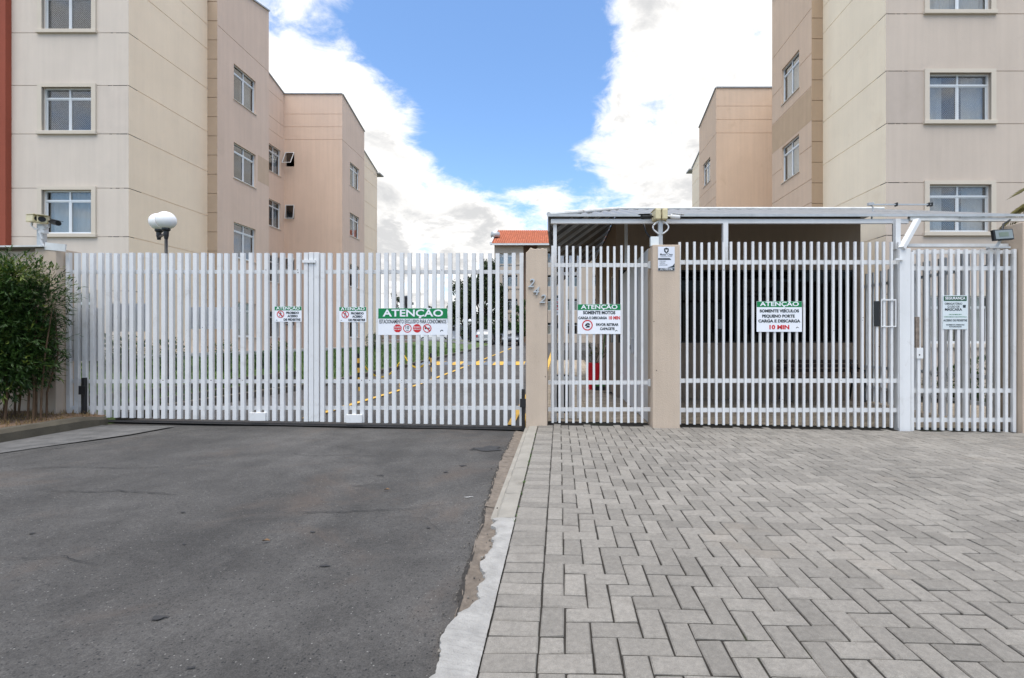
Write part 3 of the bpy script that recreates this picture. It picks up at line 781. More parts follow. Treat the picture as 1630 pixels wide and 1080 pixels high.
SILLS = [1.27, 3.98, 6.69, 9.36]
def tower(s, nm, label, Y, a0, a1, a2, zr, slope, mats_, dz, red=None, front_win=None, netfloors=(), styles=(), front_len=12.):
    """mirrored apartment block beside the drive; s=-1 stands left of it. Y: depths of the steps in its flank"""
    Y0, Y1, Y2, Y3, Y4, Y5 = Y; ym = (Y2 + Y3) / 2
    n = (-s, 0); u = (0, 1)
    root = thing(nm, label, 'apartment building', (s * (a0 + 5), (Y0 + Y5) / 2, 0))
    mF, mS, mW, mP = mats_
    sil = [z + dz for z in SILLS]; zb = -.3
    prof = lambda y: zr - slope * abs(y - ym)
    low = lambda y: prof(y) - .62
    gA = [z - .08 for z in sil] + [z + 1.2 for z in sil]; gT = [11.35 + dz, 12.0 + dz]
    # front wall (towards the street)
    fw = MB(); L = front_len; p = (s * a0, Y0); uf = (s, 0)
    ow, oa = front_win
    ops = [(oa, oa + ow, z, z + 1.15) for z in sil]
    facade(fw, p, uf, (0, -1), (red or L), zb, low(Y0), ops, gA)
    part('wall', fw, mF, root, label='greige street wall')
    for i, z in enumerate(sil):
        window(root, p, uf, (0, -1), oa, z, ow, 1.15, style=styles[i], trim=True, net=i in netfloors, seed=i)
    if red:
        rw = MB(); facade(rw, (s * (a0 + red), Y0 - .14), uf, (0, -1), 8, zb, low(Y0)); rw.quad((s * (a0 + red), Y0 - .14, zb), (s * (a0 + red), Y0, zb), (s * (a0 + red), Y0, low(Y0)), (s * (a0 + red), Y0 - .14, low(Y0)))
        part('wall', rw, RED, root, label='brick red wall')
    # flank
    sa = MB(); facade(sa, (s * a0, Y0), u, n, Y1 - Y0, zb, lambda q: low(Y0 + q), (), gA + gT); part('wall', sa, mS, root, label='cream flank wall')
    sa = MB(); facade(sa, (s * a0, Y4), u, n, Y5 - Y4, zb, lambda q: low(Y4 + q), (), gA + gT)
    part('wall', sa, mS, root, label='cream flank wall')
    sp = MB(); nb = int((prof(Y1) - zb) / .62)
    facade(sp, (s * a0, Y1), (-s, 0), (0, -1), a0 - a1, zb, prof(Y1), (), [zb + .62 * k for k in range(1, nb)], gd=.02)
    part('wall', sp, mP, root, label='jointed pilaster return'); sp = MB()
    facade(sp, (s * a1, Y4), (s, 0), (0, 1), a0 - a1, zb, prof(Y4))
    part('wall', sp, mP, root)
    wb = MB(); w = 1.17
    yb = (Y1 + Y2) / 2 - w / 2; ye = (Y3 + Y4) / 2 - w / 2 + .1
    gB = [11.35 + dz] + ([z + 1.2 for z in sil] + [z + .5 for z in sil] + [z - .35 for z in sil] if s > 0 else [])
    facade(wb, (s * a1, Y1), u, n, Y2 - Y1, zb, lambda q: prof(Y1 + q), [(yb - Y1, yb - Y1 + w, z, z + 1.2) for z in sil], gB if s < 0 else [11.35 + dz, 10.0 + dz, 9.0 + dz, 7.2 + dz, 6.2 + dz, 5.5 + dz])
    part('wall', wb, mW, root, label='tan wing wall with windows'); wb = MB()
    facade(wb, (s * a1, Y3), u, n, Y4 - Y3, zb, lambda q: prof(Y3 + q), [(ye - Y3, ye - Y3 + w, z, z + 1.2) for z in sil], gB if s < 0 else [11.35 + dz, 9.0 + dz, 8.3 + dz, 7.6 + dz])
    part('wall', wb, mW, root, label='tan wing wall with windows')
    for i, z in enumerate(sil):
        window(root, (s * a1, Y1), u, n, yb - Y1, z, w, 1.2, style=('lilac', 'lilac', 'dark', 'blind')[i] if s < 0 else 'curtain', seed=20 + i)
        window(root, (s * a1, Y3), u, n, ye - Y3, z, w, 1.2, style='half', seed=30 + i)
    wc = MB(); yc = Y3 - 1.35
    facade(wc, (s * a2, Y2), u, n, Y3 - Y2, zb, lambda q: prof(Y2 + q) if Y2 + q <= ym else prof(Y2 + q), [(yc - Y2, yc - Y2 + 1.05, z, z + 1.3) for z in sil], gT + [13.2 + dz], seams=(ym - Y2,))
    part('wall', wc, mW, root, label='tan recess wall')
    for i, z in enumerate(sil): window(root, (s * a2, Y2), u, n, yc - Y2, z, 1.05, 1.3, style='half', seed=40 + i)
    # wing end facing the street, with the little bathroom windows
    wd = MB(); L = a2 - a1; p = (s * a1, Y3); ud = (s, 0)
    small = [(L - .52, L - .07, z + .62, z + 1.34) for z in sil] if s < 0 else []
    facade(wd, p, ud, (0, -1), L, zb, prof(Y3), small, gT + [12.65 + dz], seams=(L * .25,))
    part('wall', wd, mW, root, label='tan wing end wall'); wd = MB()
    facade(wd, (s * a2, Y2), (-s, 0), (0, 1), L, zb, prof(Y2))
    part('wall', wd, mW, root)
    for i, (b0, b1, z0_, z1_) in enumerate(small):
        f = MB(); t = .03
        tilt = (.5, .5, .12, .48)[i]                           # the sash hangs from its head and leans out
        def PV(aa, q): return (p[0] + ud[0] * aa, p[1] - q * math.sin(tilt) - .01, z1_ - q * math.cos(tilt))
        hh = z1_ - z0_
        for (c0, c1, q0, q1) in ((b0, b0 + t, 0, hh), (b1 - t, b1, 0, hh), (b0 + t, b1 - t, 0, t), (b0 + t, b1 - t, hh - t, hh)):
            A = [PV(c0, q0), PV(c1, q0), PV(c1, q1), PV(c0, q1)]; B = [(x, y + .025, z) for x, y, z in A]
            f.add(A + B, [(0, 1, 2, 3), (7, 6, 5, 4), (0, 4, 5, 1), (1, 5, 6, 2), (2, 6, 7, 3), (3, 7, 4, 0)])
        wo = part('window', f, ALU, root)
        pm_ = MB(); pm_.quad(*[(x, y + .012, z) for x, y, z in (PV(b0 + t, t), PV(b1 - t, t), PV(b1 - t, hh - t), PV(b0 + t, hh - t))]); part('pane', pm_, GLASS, wo)
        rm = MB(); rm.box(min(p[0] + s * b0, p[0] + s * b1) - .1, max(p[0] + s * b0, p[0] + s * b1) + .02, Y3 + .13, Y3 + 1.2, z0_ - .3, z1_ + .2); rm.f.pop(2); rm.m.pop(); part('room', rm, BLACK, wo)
    # open joints at the street corner, where the sealant has gone black
    jr = random.Random(5 + s)
    for z in gA:
        if z < 1 or z > low(Y0): continue
        for k in range(3):
            m_ = MB(); a = .02 + .2 * k + jr.uniform(0, .05); l = jr.uniform(.1, .22) * (1 - .25 * k)
            obox(m_, (s * a0, Y0), uf, (0, -1), a, a + l, .004, .013, z - .0085 + jr.uniform(0, .004), z + .0085 - jr.uniform(0, .006)); part('joint_seal', m_, CRACK_SHADOW, root)
        m_ = MB(); obox(m_, (s * a0, Y0), u, n, .0, jr.uniform(.15, .4), .004, .013, z - .006, z + .006); part('joint_seal', m_, CRACK_SHADOW, root)
    for (p_, u_, n_, a_, b_, c_, d_, mm) in (((s * a1, Y1), u, n, yb - Y1 + w + .12, Y2 - Y1 - .004, 7.0 + dz, 7.95 + dz, 'p1'), ((s * a0, Y0), uf, (0, -1), .004, oa - .14, 6.63 + dz, 7.87 + dz, 'p2')) if s < 0 else (((s * a1, Y1), u, n, .004, Y2 - Y1 - .004, 7.97 + dz, 8.97 + dz, 'p3'), ((s * a0, Y0), uf, (0, -1), .004, oa - .14, 6.63 + dz, 7.87 + dz, 'p4')):
        col = {'p1': (.54, .40, .29), 'p2': (.57, .50, .435), 'p3': (.51, .37, .245), 'p4': (.46, .39, .335)}[mm]
        m_ = MB(); obox(m_, p_, u_, n_, a_, b_, -.0025, .004, c_, d_); part('repaint_patch', m_, mat('repaint_' + {'p1': 'tan', 'p2': 'greige', 'p3': 'ochre', 'p4': 'grey'}[mm], col, .92, var=.05, bump=.4, bscale=45, streak=.06), root)
    # back and far sides close the volume
    bk = MB(); e = a0 + (front_len + 0.)
    bk.quad((s * a0, Y5, zb), (s * e, Y5, zb), (s * e, Y5, low(Y5)), (s * a0, Y5, low(Y5)))
    bk.add([(s * e, Y0, zb), (s * e, Y5, zb), (s * e, Y5, prof(Y5)), (s * e, ym, zr), (s * e, Y0, prof(Y0))], [(0, 1, 2, 3, 4)])
    part('wall', bk, mF, root)
    # roof: two slopes that follow the stepped outline of the flank, metal flashing along the verge
    rf = MB(); q = .05
    def strip(ya, yb_, xin, pf):
        rf.quad((s * xin, ya, pf(ya) - q), (s * e, ya, pf(ya) - q), (s * e, yb_, pf(yb_) - q), (s * xin, yb_, pf(yb_) - q))
    strip(Y0, Y1, a0, low); strip(Y1, Y2, a1, prof); strip(Y2, ym, a2, prof); strip(ym, Y3, a2, prof); strip(Y3, Y4, a1, prof); strip(Y4, Y5, a0, low)
    ro = part('roof', rf, SHEET, root)
    def edge(xa, ya, xb, yb_, za, zb_):
        fl = MB(); fl.bar((s * xa, ya, za + .01), (s * xb, yb_, zb_ + .01), .07, .05); part('flashing', fl, FLASH, ro)
    o_ = -.015
    edge(a0 + o_, Y0, a0 + o_, Y1, low(Y0), low(Y1)); edge(a1 + o_, Y1, a1 + o_, Y2, prof(Y1), prof(Y2)); edge(a2 + o_, Y2, a2 + o_, ym, prof(Y2), zr); edge(a2 + o_, ym, a2 + o_, Y3, zr, prof(Y3))
    edge(a1 + o_, Y3, a1 + o_, Y4, prof(Y3), prof(Y4)); edge(a0 + o_, Y4, a0 + o_, Y5, low(Y4), low(Y5)); edge(a1, Y3 - .015, a2, Y3 - .015, prof(Y3), prof(Y3)); edge(a0, Y1 - .01, a1, Y1 - .01, prof(Y1), prof(Y1))
    ev = MB(); ev.box(min(s * (a0 - .2), s * (a0 + 3)), max(s * (a0 - .2), s * (a0 + 3)), Y5 - .05, Y5 + .6, low(Y5) - .12, low(Y5) - .04); part('eave', ev, FLASH, ro)
    return root

tower(-1, 'apartment_building', 'beige apartment block with brick red end wall, left of the drive behind the hedge',
      (12.6, 15.42, 18.16, 24.3, 27.06, 29.8), 11.36, 11.04, 14.0, 14.47, .26, (FRONT, CREAM, TAN, TAN3 if False else mat('stucco_return', (.42, .32, .235), .92, var=.06, bump=.4, bscale=45)), 0.,
      red=3.09, front_win=(1.31, .96), netfloors=(2, 3), styles=('dark', 'curtain', 'dark', 'dark'), front_len=10)
tower(1, 'apartment_building', 'cream and tan apartment block rising behind the guardhouse on the right',
      (11.6, 14.37, 17.04, 23.1, 25.9, 28.5), 7.94, 7.6, 10.6, 14.12, .25, (mat('stucco_warm_grey', (.53, .45, .38), .92, var=.05, vscale=.8, bump=.4, bscale=45, streak=.05, stain=(.47, .40, .34), stain_amt=.5), CREAM2, TAN2, TAN3), -.18,
      front_win=(1.5, 1.04), netfloors=(1, 2), styles=('half', 'half', 'half', 'curtain'), front_len=11)

# far block across the end of the drive
def far_block():
    Yb = 54.; zg = .7
    root = thing('apartment_building', 'distant beige block with red tiled roof at the end of the drive', 'apartment building', (1, Yb + 5, zg))
    x0, x1 = X(787, Yb), 8.5; xs_ = X(833, Yb)
    sill = [1.9, 4.6, 7.3, 10.0]
    wl = MB()
    ops = [(.9, 2.6, z - .15, z + 1.15) for z in sill[:-1]] + [(.55, 2.35, 9.4, 10.9)]
    facade(wl, (x0, Yb), (1, 0), (0, -1), xs_ - x0, zg - .5, 12., ops, [z - .5 for z in sill], rec=.2, gd=.04)
    ops2 = [(a, a + 1.7, z - .15, z + 1.15) for z in sill for a in (3.2, 6.2)]
    facade(wl, (xs_ + 1.6, Yb), (1, 0), (0, -1), x1 - xs_ - 1.6, zg - .5, 12., [(a, b, c, d) for a, b, c, d in ops2 if b < x1 - xs_ - 2] + [(.6, 2.3, z - .15, z + 1.15) for z in sill], [z - .5 for z in sill], rec=.2, gd=.04)
    wl.quad((x0, Yb, zg - .5), (x0, Yb + 12, zg - .5), (x0, Yb + 12, 12), (x0, Yb, 12))
    wl.quad((x1, Yb, zg - .5), (x1, Yb + 12, zg - .5), (x1, Yb + 12, 12), (x1, Yb, 12))
    part('wall', wl, FARW, root)
    rb = MB(); rb.quad((xs_, Yb, zg), (xs_, Yb + 1.2, zg), (xs_, Yb + 1.2, 12), (xs_, Yb, 12)); rb.quad((xs_, Yb + 1.2, zg), (xs_ + 1.6, Yb + 1.2, zg), (xs_ + 1.6, Yb + 1.2, 12), (xs_, Yb + 1.2, 12)); rb.quad((xs_ + 1.6, Yb, zg), (xs_ + 1.6, Yb + 1.2, zg), (xs_ + 1.6, Yb + 1.2, 12), (xs_ + 1.6, Yb, 12))
    part('wall', rb, FARB, root, label='brown recessed wall')
    k = 0
    for (base, lst) in (((x0, Yb), ops), ((xs_ + 1.6, Yb), [(.6, 2.3, z - .15, z + 1.15) for z in sill] + [q for q in ops2 if q[1] < x1 - xs_ - 2])):
        for (a, b, c, d) in lst:
            k += 1; window(root, base, (1, 0), (0, -1), a, c, b - a, d - c, rec=.2, style='curtain' if k == 4 else 'dark', simple=True, seed=60 + k)
    bands = MB()
    for z in sill: bands.box(x0 - .02, xs_ + .02, Yb - .06, Yb - .003, z - .42, z - .3)
    part('string_course', bands, FARW, root)
    # tiled roof: rows of half round tiles running up the slope
    tl = MB(); ye, yr, ze, zr_ = Yb - .7, Yb + 5, 11.85, 14.6
    xx = x0 - .35; i = 0
    while xx < x1 + .4:
        w = .24; sh = 0 if xx < x0 + 8 else .0
        for kz in range(10):
            t0, t1 = kz / 10, (kz + 1) / 10
            ya, yb_ = ye + (yr - ye) * t0, ye + (yr - ye) * t1; za, zb_ = ze + (zr_ - ze) * t0, ze + (zr_ - ze) * t1
            za += .05
            tl.add([(xx, ya, za), (xx + w * .25, ya, za + .07), (xx + w * .75, ya, za + .07), (xx + w, ya, za), (xx, yb_, zb_), (xx + w * .25, yb_, zb_ + .07), (xx + w * .75, yb_, zb_ + .07), (xx + w, yb_, zb_)],
                   [(0, 1, 5, 4), (1, 2, 6, 5), (2, 3, 7, 6), (0, 3, 2, 1)])
        xx += .25
    rf = MB(); rf.quad((x0 - .4, ye, ze), (x1 + .4, ye, ze), (x1 + .4, yr, zr_), (x0 - .4, yr, zr_)); rf.quad((x0 - .4, yr, zr_), (x1 + .4, yr, zr_), (x1 + .4, yr + 6, 12), (x0 - .4, yr + 6, 12))
    ro = part('roof', rf, TILE, root); part('roof_tiles', tl, TILE, ro, stuff=True)
    ga = MB(); ga.add([(x0 - .42, ye - .05, ze - .1), (x0 - .42, yr, zr_ - .1), (x0 - .42, yr, zr_ + .22), (x0 - .42, ye - .05, ze + .2), (x0 - .2, ye - .05, ze - .1), (x0 - .2, yr, zr_ - .1), (x0 - .2, yr, zr_ + .22), (x0 - .2, ye - .05, ze + .2)],
                      [(0, 1, 2, 3), (7, 6, 5, 4), (0, 3, 7, 4), (1, 5, 6, 2), (3, 2, 6, 7)])
    part('verge', ga, WHITEP, ro)
    ea = MB(); ea.box(x0 - .35, x1 + .4, ye - .03, ye + .05, ze - .16, ze + .03); part('gutter', ea, WHITEP, ro)
    tk = MB(); tk.lathe((x0 - .1, Yb + 1.5, 13.0), [(.5, 0), (.55, .3), (.5, .6), (.15, .75)], 12)
    part('water_tank', tk, GREYST, root, smooth=True)
far_block()

# ------------------------------------------------------------------ canopy and guardhouse
GY = 10.2
def guardhouse():
    x0, x1, yb, zt = 1.22, 6.44, 16., 3.78
    root = thing('guardhouse', 'low beige guardhouse with long dark window under the white canopy', 'guardhouse', ((x0 + x1) / 2, 13, -.05))
    wl = MB(); ops = [(.05, x1 - x0 - .12, 1.12, 2.68)]
    facade(wl, (x0, GY), (1, 0), (0, -1), x1 - x0, -.3, zt, ops, (), rec=.08)
    lops = [(.25, 1.25, 1.12, 2.68), (1.7, 2.6, -.02, 2.5)]
    facade(wl, (x0, GY), (0, 1), (-1, 0), yb - GY, -.3, zt, lops, (), rec=.08)
    wl.quad((x1, GY, -.3), (x1, yb, -.3), (x1, yb, zt), (x1, GY, zt)); wl.quad((x0, yb, -.3), (x1, yb, -.3), (x1, yb, zt), (x0, yb, zt))
    part('wall', wl, GH, root)
    wf = MB(); e = x1 - x0 - .12
    for a in (.05, 1.3, 2.55, 3.8, e - .03): obox(wf, (x0, GY), (1, 0), (0, -1), a, a + .03, .04, .075, 1.12, 2.68)
    obox(wf, (x0, GY), (1, 0), (0, -1), .08, e - .03, .04, .075, 1.12, 1.15); obox(wf, (x0, GY), (1, 0), (0, -1), .08, e - .03, .04, .075, 2.65, 2.68)
    wo = part('window', wf, BLACKST, root, label='long black window')
    for a, b in ((.08, 1.3), (1.33, 2.55), (2.58, 3.8), (3.83, e - .03)):
        m = MB(); obox(m, (x0, GY), (1, 0), (0, -1), a, b, .058, .064, 1.15, 2.65); part('pane', m, DGLASS, wo)
    sd = MB(); obox(sd, (x0, GY), (0, 1), (-1, 0), .25, .3, .03, .07, 1.12, 2.68); obox(sd, (x0, GY), (0, 1), (-1, 0), 1.2, 1.25, .03, .07, 1.12, 2.68); obox(sd, (x0, GY), (0, 1), (-1, 0), .3, 1.2, .03, .07, 2.63, 2.68)
    so = part('window', sd, ALU, root); m = MB(); obox(m, (x0, GY), (0, 1), (-1, 0), .3, 1.2, .045, .05, 1.12, 2.63); part('pane', m, DGLASS, so)
    dr = MB(); obox(dr, (x0, GY), (0, 1), (-1, 0), 1.7, 2.6, .04, .08, -.02, 2.5); do = part('door', dr, mat('brown_door', (.13, .08, .05), .6), root)
    hd = MB(); hd.box(x0 - .06, x0 - .0, GY + 1.78, GY + 1.82, 1.0, 1.04); part('handle', hd, ALU, do)
    rf = MB(); rf.box(x0, x1, GY, yb, zt, zt + .08); part('roof', rf, GREYCON, root)
    dv = MB(); obox(dv, (x0, GY), (1, 0), (0, -1), 2.18, 2.32, .0, .05, 1.42, 1.62)   # pale intercom box on the window
    part('intercom', dv, WHITEP, root)
guardhouse()

def canopy():
    ex, ey, ez = -.15, 6.93, 2.955; rx, ry, rz = 1.27, GY + .02, 3.95; xr = 6.95
    root = thing('canopy', 'white steel canopy with corrugated sheets over the guardhouse forecourt', 'canopy', (3, 8.5, 0))
    sh = MB(); n = 130                                       # front slope, ribs running up it
    pts = []
    for i in range(n + 1):
        x = ex + (xr - ex) * i / n; dz = .012 * (1 if (i // 2) % 2 else -1)
        t = max(0., min(1., (x - ex) / (rx - ex)))
        pts.append(((x, ey - .06, ez + .02 + dz), (x, ey + (ry - ey) * t, ez + .02 + (rz - ez) * t + dz)))
    for i in range(n): sh.quad(pts[i][0], pts[i + 1][0], pts[i + 1][1], pts[i][1])
    ro = part('roof_sheet', sh, SHEET, root, label='corrugated front slope')
    sl = MB(); n = 90; pts = []
    ybk = 16.2
    for i in range(n + 1):
        y = ey + (ybk - ey) * i / n; dz = .012 * (1 if (i // 2) % 2 else -1); t = max(0., min(1., (y - ey) / (ry - ey)))
        pts.append(((ex, y, ez + .02 + dz), (ex + (rx - ex) * t, y, ez + .02 + (rz - ez) * t + dz)))
    for i in range(n): sl.quad(pts[i][0], pts[i + 1][0], pts[i + 1][1], pts[i][1])
    part('roof_sheet', sl, DARKSHEET, root, label='grey left slope')
    bkp = MB(); bkp.quad((rx, ry, rz), (xr, ry, rz), (xr, ybk, rz - .1), (rx, ybk, rz - .1)); part('roof_sheet', bkp, SHEET, root)
    hp = MB(); hp.tube([(ex, ey - .04, ez + .045), (rx, ry, rz + .045)], .035, 8); hp.tube([(rx, ry, rz + .045), (xr, ry, rz + .045)], .03, 8); part('ridge_cap', hp, SHEETW, root)
    for y in (7.25, 7.85, 8.5, 9.2, 9.9, 10.8, 12, 13.2, 14.4):
        t = min(1., (y - ey) / (ry - ey)); mb = MB()
        mb.bar((ex + .03, y, ez - .03), (ex + (rx - ex) * t - .02, y, ez - .03 + (rz - ez) * t - .02), .05, .05); part('rafter', mb, GREYWH, root)
    fb = MB(); fb.box(ex + .03, 5.05, ey - .035, ey + .015, ez - .085, ez - .02); part('fascia', fb, WHITEP, root, bevel=.004)
    fb2 = MB(); fb2.box(5.055, 5.75, ey - .06, ey + .0, ez - .05, ez + .02); fb2.box(5.755, xr, ey - .05, ey + .0, ez - .055, ez + .0); part('fascia', fb2, SHEETW, root, label='weathered end of the fascia')
    lf = MB(); lf.box(ex - .015, ex + .008, ey - .03, ybk, ez - .2, ez + .05); part('fascia', lf, mat('grey_fascia', (.16, .16, .165), .6), root, label='dark grey left fascia')
    eg = MB(); eg.box(ex - .02, xr, ey - .075, ey - .062, ez + .005, ez + .042); part('gutter_edge', eg, GREYST, root)
    for (x, y, z0, z1, w) in ((-.06, 6.95, -.1, ez - .03, .05), (2.40, 6.90, 2.28, ez - .085, .07), (1.15, 8.2, 2.45, 3.25, .05), (5.07, 7.2, 2.3, ez - .0, .05)):
        mb = MB(); mb.box(x - w / 2, x + w / 2, y - w / 2 + .01, y + w / 2 + .01, z0, z1); part('post', mb, WHITEP if x < 5 else GREYWH, root)
canopy()

pt_ = MB(); pt_.box(1.30, 1.345, 6.98, 10.0, -.02, 2.52)
pw = solo('partition_panel', pt_, mat('white_sheet', (.62, .64, .66), .4, 0, .06, 1.5), 'white sheet metal partition between the walkway and guardhouse forecourt', 'partition')
for y in (7.9, 8.9): mb = MB(); mb.box(1.292, 1.299, y, y + .012, 0, 2.5); part('seam', mb, GREYWH, pw)
mb = MB(); mb.box(1.25, 1.298, 8.35, 8.5, .95, 1.2); part('lock_box', mb, WHITEP, pw); mb = MB(); mb.box(1.24, 1.249, 8.38, 8.46, 1.02, 1.09); part('keyhole', mb, BLACK, pw)
mb = MB(); mb.bar((1.27, 8.6, 1.28), (1.27, 8.6, 1.75), .02); part('pull_handle', mb, ALU, pw)

# ------------------------------------------------------------------ pillars and boundary wall
def pillar(x0, x1, y0, y1, z0, z1, label, chip=False):
    mb = MB()
    if chip:
        n = 9; poly = [(x0, z0)] + [(x1, z0)] + [(x1 - (x1 - x0) * i / n + 0, z1 - rnd.uniform(0, .045) - (.05 if i > 7 else 0)) for i in range(n + 1)]
        mb.prism(poly, y0, y1)
    else: mb.box(x0, x1, y0, y1, z0, z1)
    o = link('gate_pillar', mb.mesh('gate_pillar', PILLAR, False, ((x0 + x1) / 2, (y0 + y1) / 2, z0)), None, ((x0 + x1) / 2, (y0 + y1) / 2, z0))
    o['label'] = label; o['category'] = 'pillar'; bev(o, .008)
    return o
p1 = pillar(-.46, -.165, 6.6, 6.98, -.12, 2.48, 'beige stucco pillar with the silver house number 242', True)
p2 = pillar(1.29, 1.665, 6.58, 6.95, -.06, 2.50, 'beige stucco pillar carrying the cleaning company plaque and cameras')
p0 = pillar(-7.25, -6.955, 6.6, 6.95, .0, 2.46, 'beige stucco pillar at the hinge end of the vehicle gate by the hedge')
p3 = pillar(6.45, 7.3, 6.64, 7.0, -.25, 2.83, 'beige wall pier at the far right end beside the pedestrian gate')
for ch, px, py in (('2', 853, 457), ('4', 856, 465), ('2', 863.5, 478)): pass
for ch, x, z in (('2', X(846, 6.6), Z(452, 6.6)), ('4', X(854, 6.6), Z(464.5, 6.6)), ('2', X(864, 6.6), Z(477, 6.6))):
    text(p1, ch, x, 6.583, z, .165, CHROME, .008, 1.0, name='numeral', ext=.014, shear=.3)
for px, py in ((1041, 512), (1045, 590), (868, 600)):
    mb = MB(); yy = 6.577 if px > 900 else 6.597; disc(mb, X(px, yy), yy, Z(py, yy), .007, 8); part('screw_hole', mb, BLACK, p2 if px > 900 else p1)
bw = MB(); bw.box(-12, -7.255, 6.65, 6.9, 0, 2.42)
bwall = solo('boundary_wall', bw, PILLAR, 'beige boundary wall running left behind the green shrub', 'wall', bevel=.006)
cs = MB(); cs.add([(-12, 6.55, 2.425), (-7.1, 6.55, 2.468), (-7.1, 7.0, 2.468), (-12, 7.0, 2.425), (-12, 6.55, 2.445), (-7.1, 6.55, 2.488), (-7.1, 7.0, 2.488), (-12, 7.0, 2.445)], [(0, 3, 2, 1), (4, 5, 6, 7), (0, 1, 5, 4), (1, 2, 6, 5), (2, 3, 7, 6), (3, 0, 4, 7)])
cs.bar((-7.1, 6.6, 2.485), (-6.82, 6.6, 2.458), .10, .016, up=(0, 1, 0))
part('coping_sheet', cs, SILVER, bwall)

# ------------------------------------------------------------------ gates and fences
def bars_mesh(w, d, h): mb = MB(); mb.box(-w / 2, w / 2, -d / 2, d / 2, 0, h); return mb.mesh('bar', WHITE)
def add_bar(root, me, x, y, z, zs=1., rz=0.):
    o = link('bar', me, root, (x, y, z)); o.scale = (1, 1, zs); o.rotation_euler = (rnd.gauss(0, .001), rnd.gauss(0, .0015), rz + rnd.gauss(0, .02)); return o
def rail(root, x0, x1, y, z, h=.05, d=.03, name='rail'):
    mb = MB(); mb.box(x0, x1, y - d / 2, y + d / 2, z - h / 2, z + h / 2); return part(name, mb, WHITE, root)

GATE_BAR = bars_mesh(.054, .042, 1.)
def zbot(x): return lerp(-.02, .105, (-.5 - x) / 6.3)
def gate_leaf(x0, x1, label, hinge_left, lockbox_x):
    root = thing('vehicle_gate', label, 'gate', ((x0 + x1) / 2, G, zbot((x0 + x1) / 2)), 'leaves of the double vehicle gate')
    n = round((x1 - x0) / (.1105 if hinge_left else .1134))
    for i in range(n + 1):
        x = x0 + (x1 - x0) * i / n; z0 = zbot(x); top = 2.41 + rnd.uniform(-.006, .006)
        add_bar(root, GATE_BAR, x, G - .021, z0, top - z0)
    for z in (2.15, .60, .225): rail(root, x0 - .02, x1 + .02, G + .015, z, .052, .028)
    mb = MB(); z0 = zbot(lockbox_x); mb.box(lockbox_x - .11, lockbox_x + .11, G - .075, G - .033, z0 - .0, z0 + .115); part('bolt_box', mb, WHITE, root, bevel=.004)
    return root
gl = gate_leaf(-6.90, -3.56, 'white barred vehicle gate leaf beside the hedge, left of the double gate', True, X(415, G))
gr = gate_leaf(-3.33, -.53, 'white barred vehicle gate leaf with the large parking sign beside pillar 242', False, X(567, G))
for (x, root) in ((-3.49, gl), (-3.415, gr)):
    mb = MB(); mb.box(x - .034, x + .034, G - .035, G + .03, zbot(x), 2.42); part('meeting_stile', mb, WHITE, root, bevel=.004)
mb = MB(); mb.box(-3.60, -3.42, G - .06, G - .036, 2.27, 2.31); part('latch_plate', mb, WHITE, gr)
# blank white plates on the inner face of the left leaf
for (pa, pb, ya, yb) in ((296, 378, 489, 524), (165, 238, 483, 528)):
    mb = MB(); mb.box(X(pa, G), X(pb, G), G + .032, G + .038, Z(yb, G), Z(ya, G)); part('back_plate', mb, WHITEP, gl)
mb = MB(); mb.box(X(112, G), X(160, G), G + .032, G + .038, Z(575, G), Z(490, G)); part('back_plate', mb, WHITEP, gl)
for x, z0, z1, lab in ((X(136, G - .06), .12, .66, 'black gate stop post beside the left kerb end'), (-.50, -.1, .50, 'black gate stop post beside the pillar numbered 242')):
    t = thing('gate_stop', lab, 'gate stop', (x, G - .075, z0)); mb = MB(); mb.box(x - .022, x + .022, G - .1, G - .055, z0, z1); part('post', mb, BLACKST, t, bevel=.003)
    mb = MB(); zz = z0 + (z1 - z0) * .68; mb.box(x - .045, x + .05, G - .115, G - .1, zz - .06, zz + .06); part('keeper', mb, BLACKST, t, bevel=.003)
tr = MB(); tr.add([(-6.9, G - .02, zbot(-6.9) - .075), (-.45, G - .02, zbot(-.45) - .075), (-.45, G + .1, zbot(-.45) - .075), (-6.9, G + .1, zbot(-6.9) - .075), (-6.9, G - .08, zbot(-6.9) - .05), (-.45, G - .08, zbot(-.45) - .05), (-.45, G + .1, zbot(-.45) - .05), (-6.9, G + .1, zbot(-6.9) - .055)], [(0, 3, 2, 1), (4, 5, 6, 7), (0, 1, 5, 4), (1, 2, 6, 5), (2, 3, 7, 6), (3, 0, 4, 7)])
part('gate_track_shadow', tr, CRACK_SHADOW, drive)  # track coloured black to paint in the shadow gap beneath the gate leaves

THIN = bars_mesh(.031, .031, 1.)
# pedestrian gate between the pillars
pg = thing('pedestrian_gate', 'narrow white barred pedestrian gate between the two beige pillars', 'gate', (.56, G, .02))
x = .04; k = 0
for i in range(14):
    xx = -.09 + i * .0968; add_bar(pg, THIN, xx, G - .02, .02, 2.49 + rnd.uniform(-.01, .01))
for z in (2.245, .585, .205): rail(pg, -.155, 1.29, G + .01, z, .056, .028)
for z in (.585, 2.245): mb = MB(); mb.box(1.255, 1.285, G - .045, G - .006, z - .05, z + .05); part('hinge', mb, GREYWH, pg)
ip = thing('inner_gate', 'short inner gate panel of four thick white bars behind pillar 242', 'gate', (.1, 7.3, .0))
for xx in (-.10, .045, .175, .30): add_bar(ip, GATE_BAR, xx, 7.3, -.01, 2.48)
for z in (2.2, .6): rail(ip, -.12, .33, 7.33, z, .05, .025)

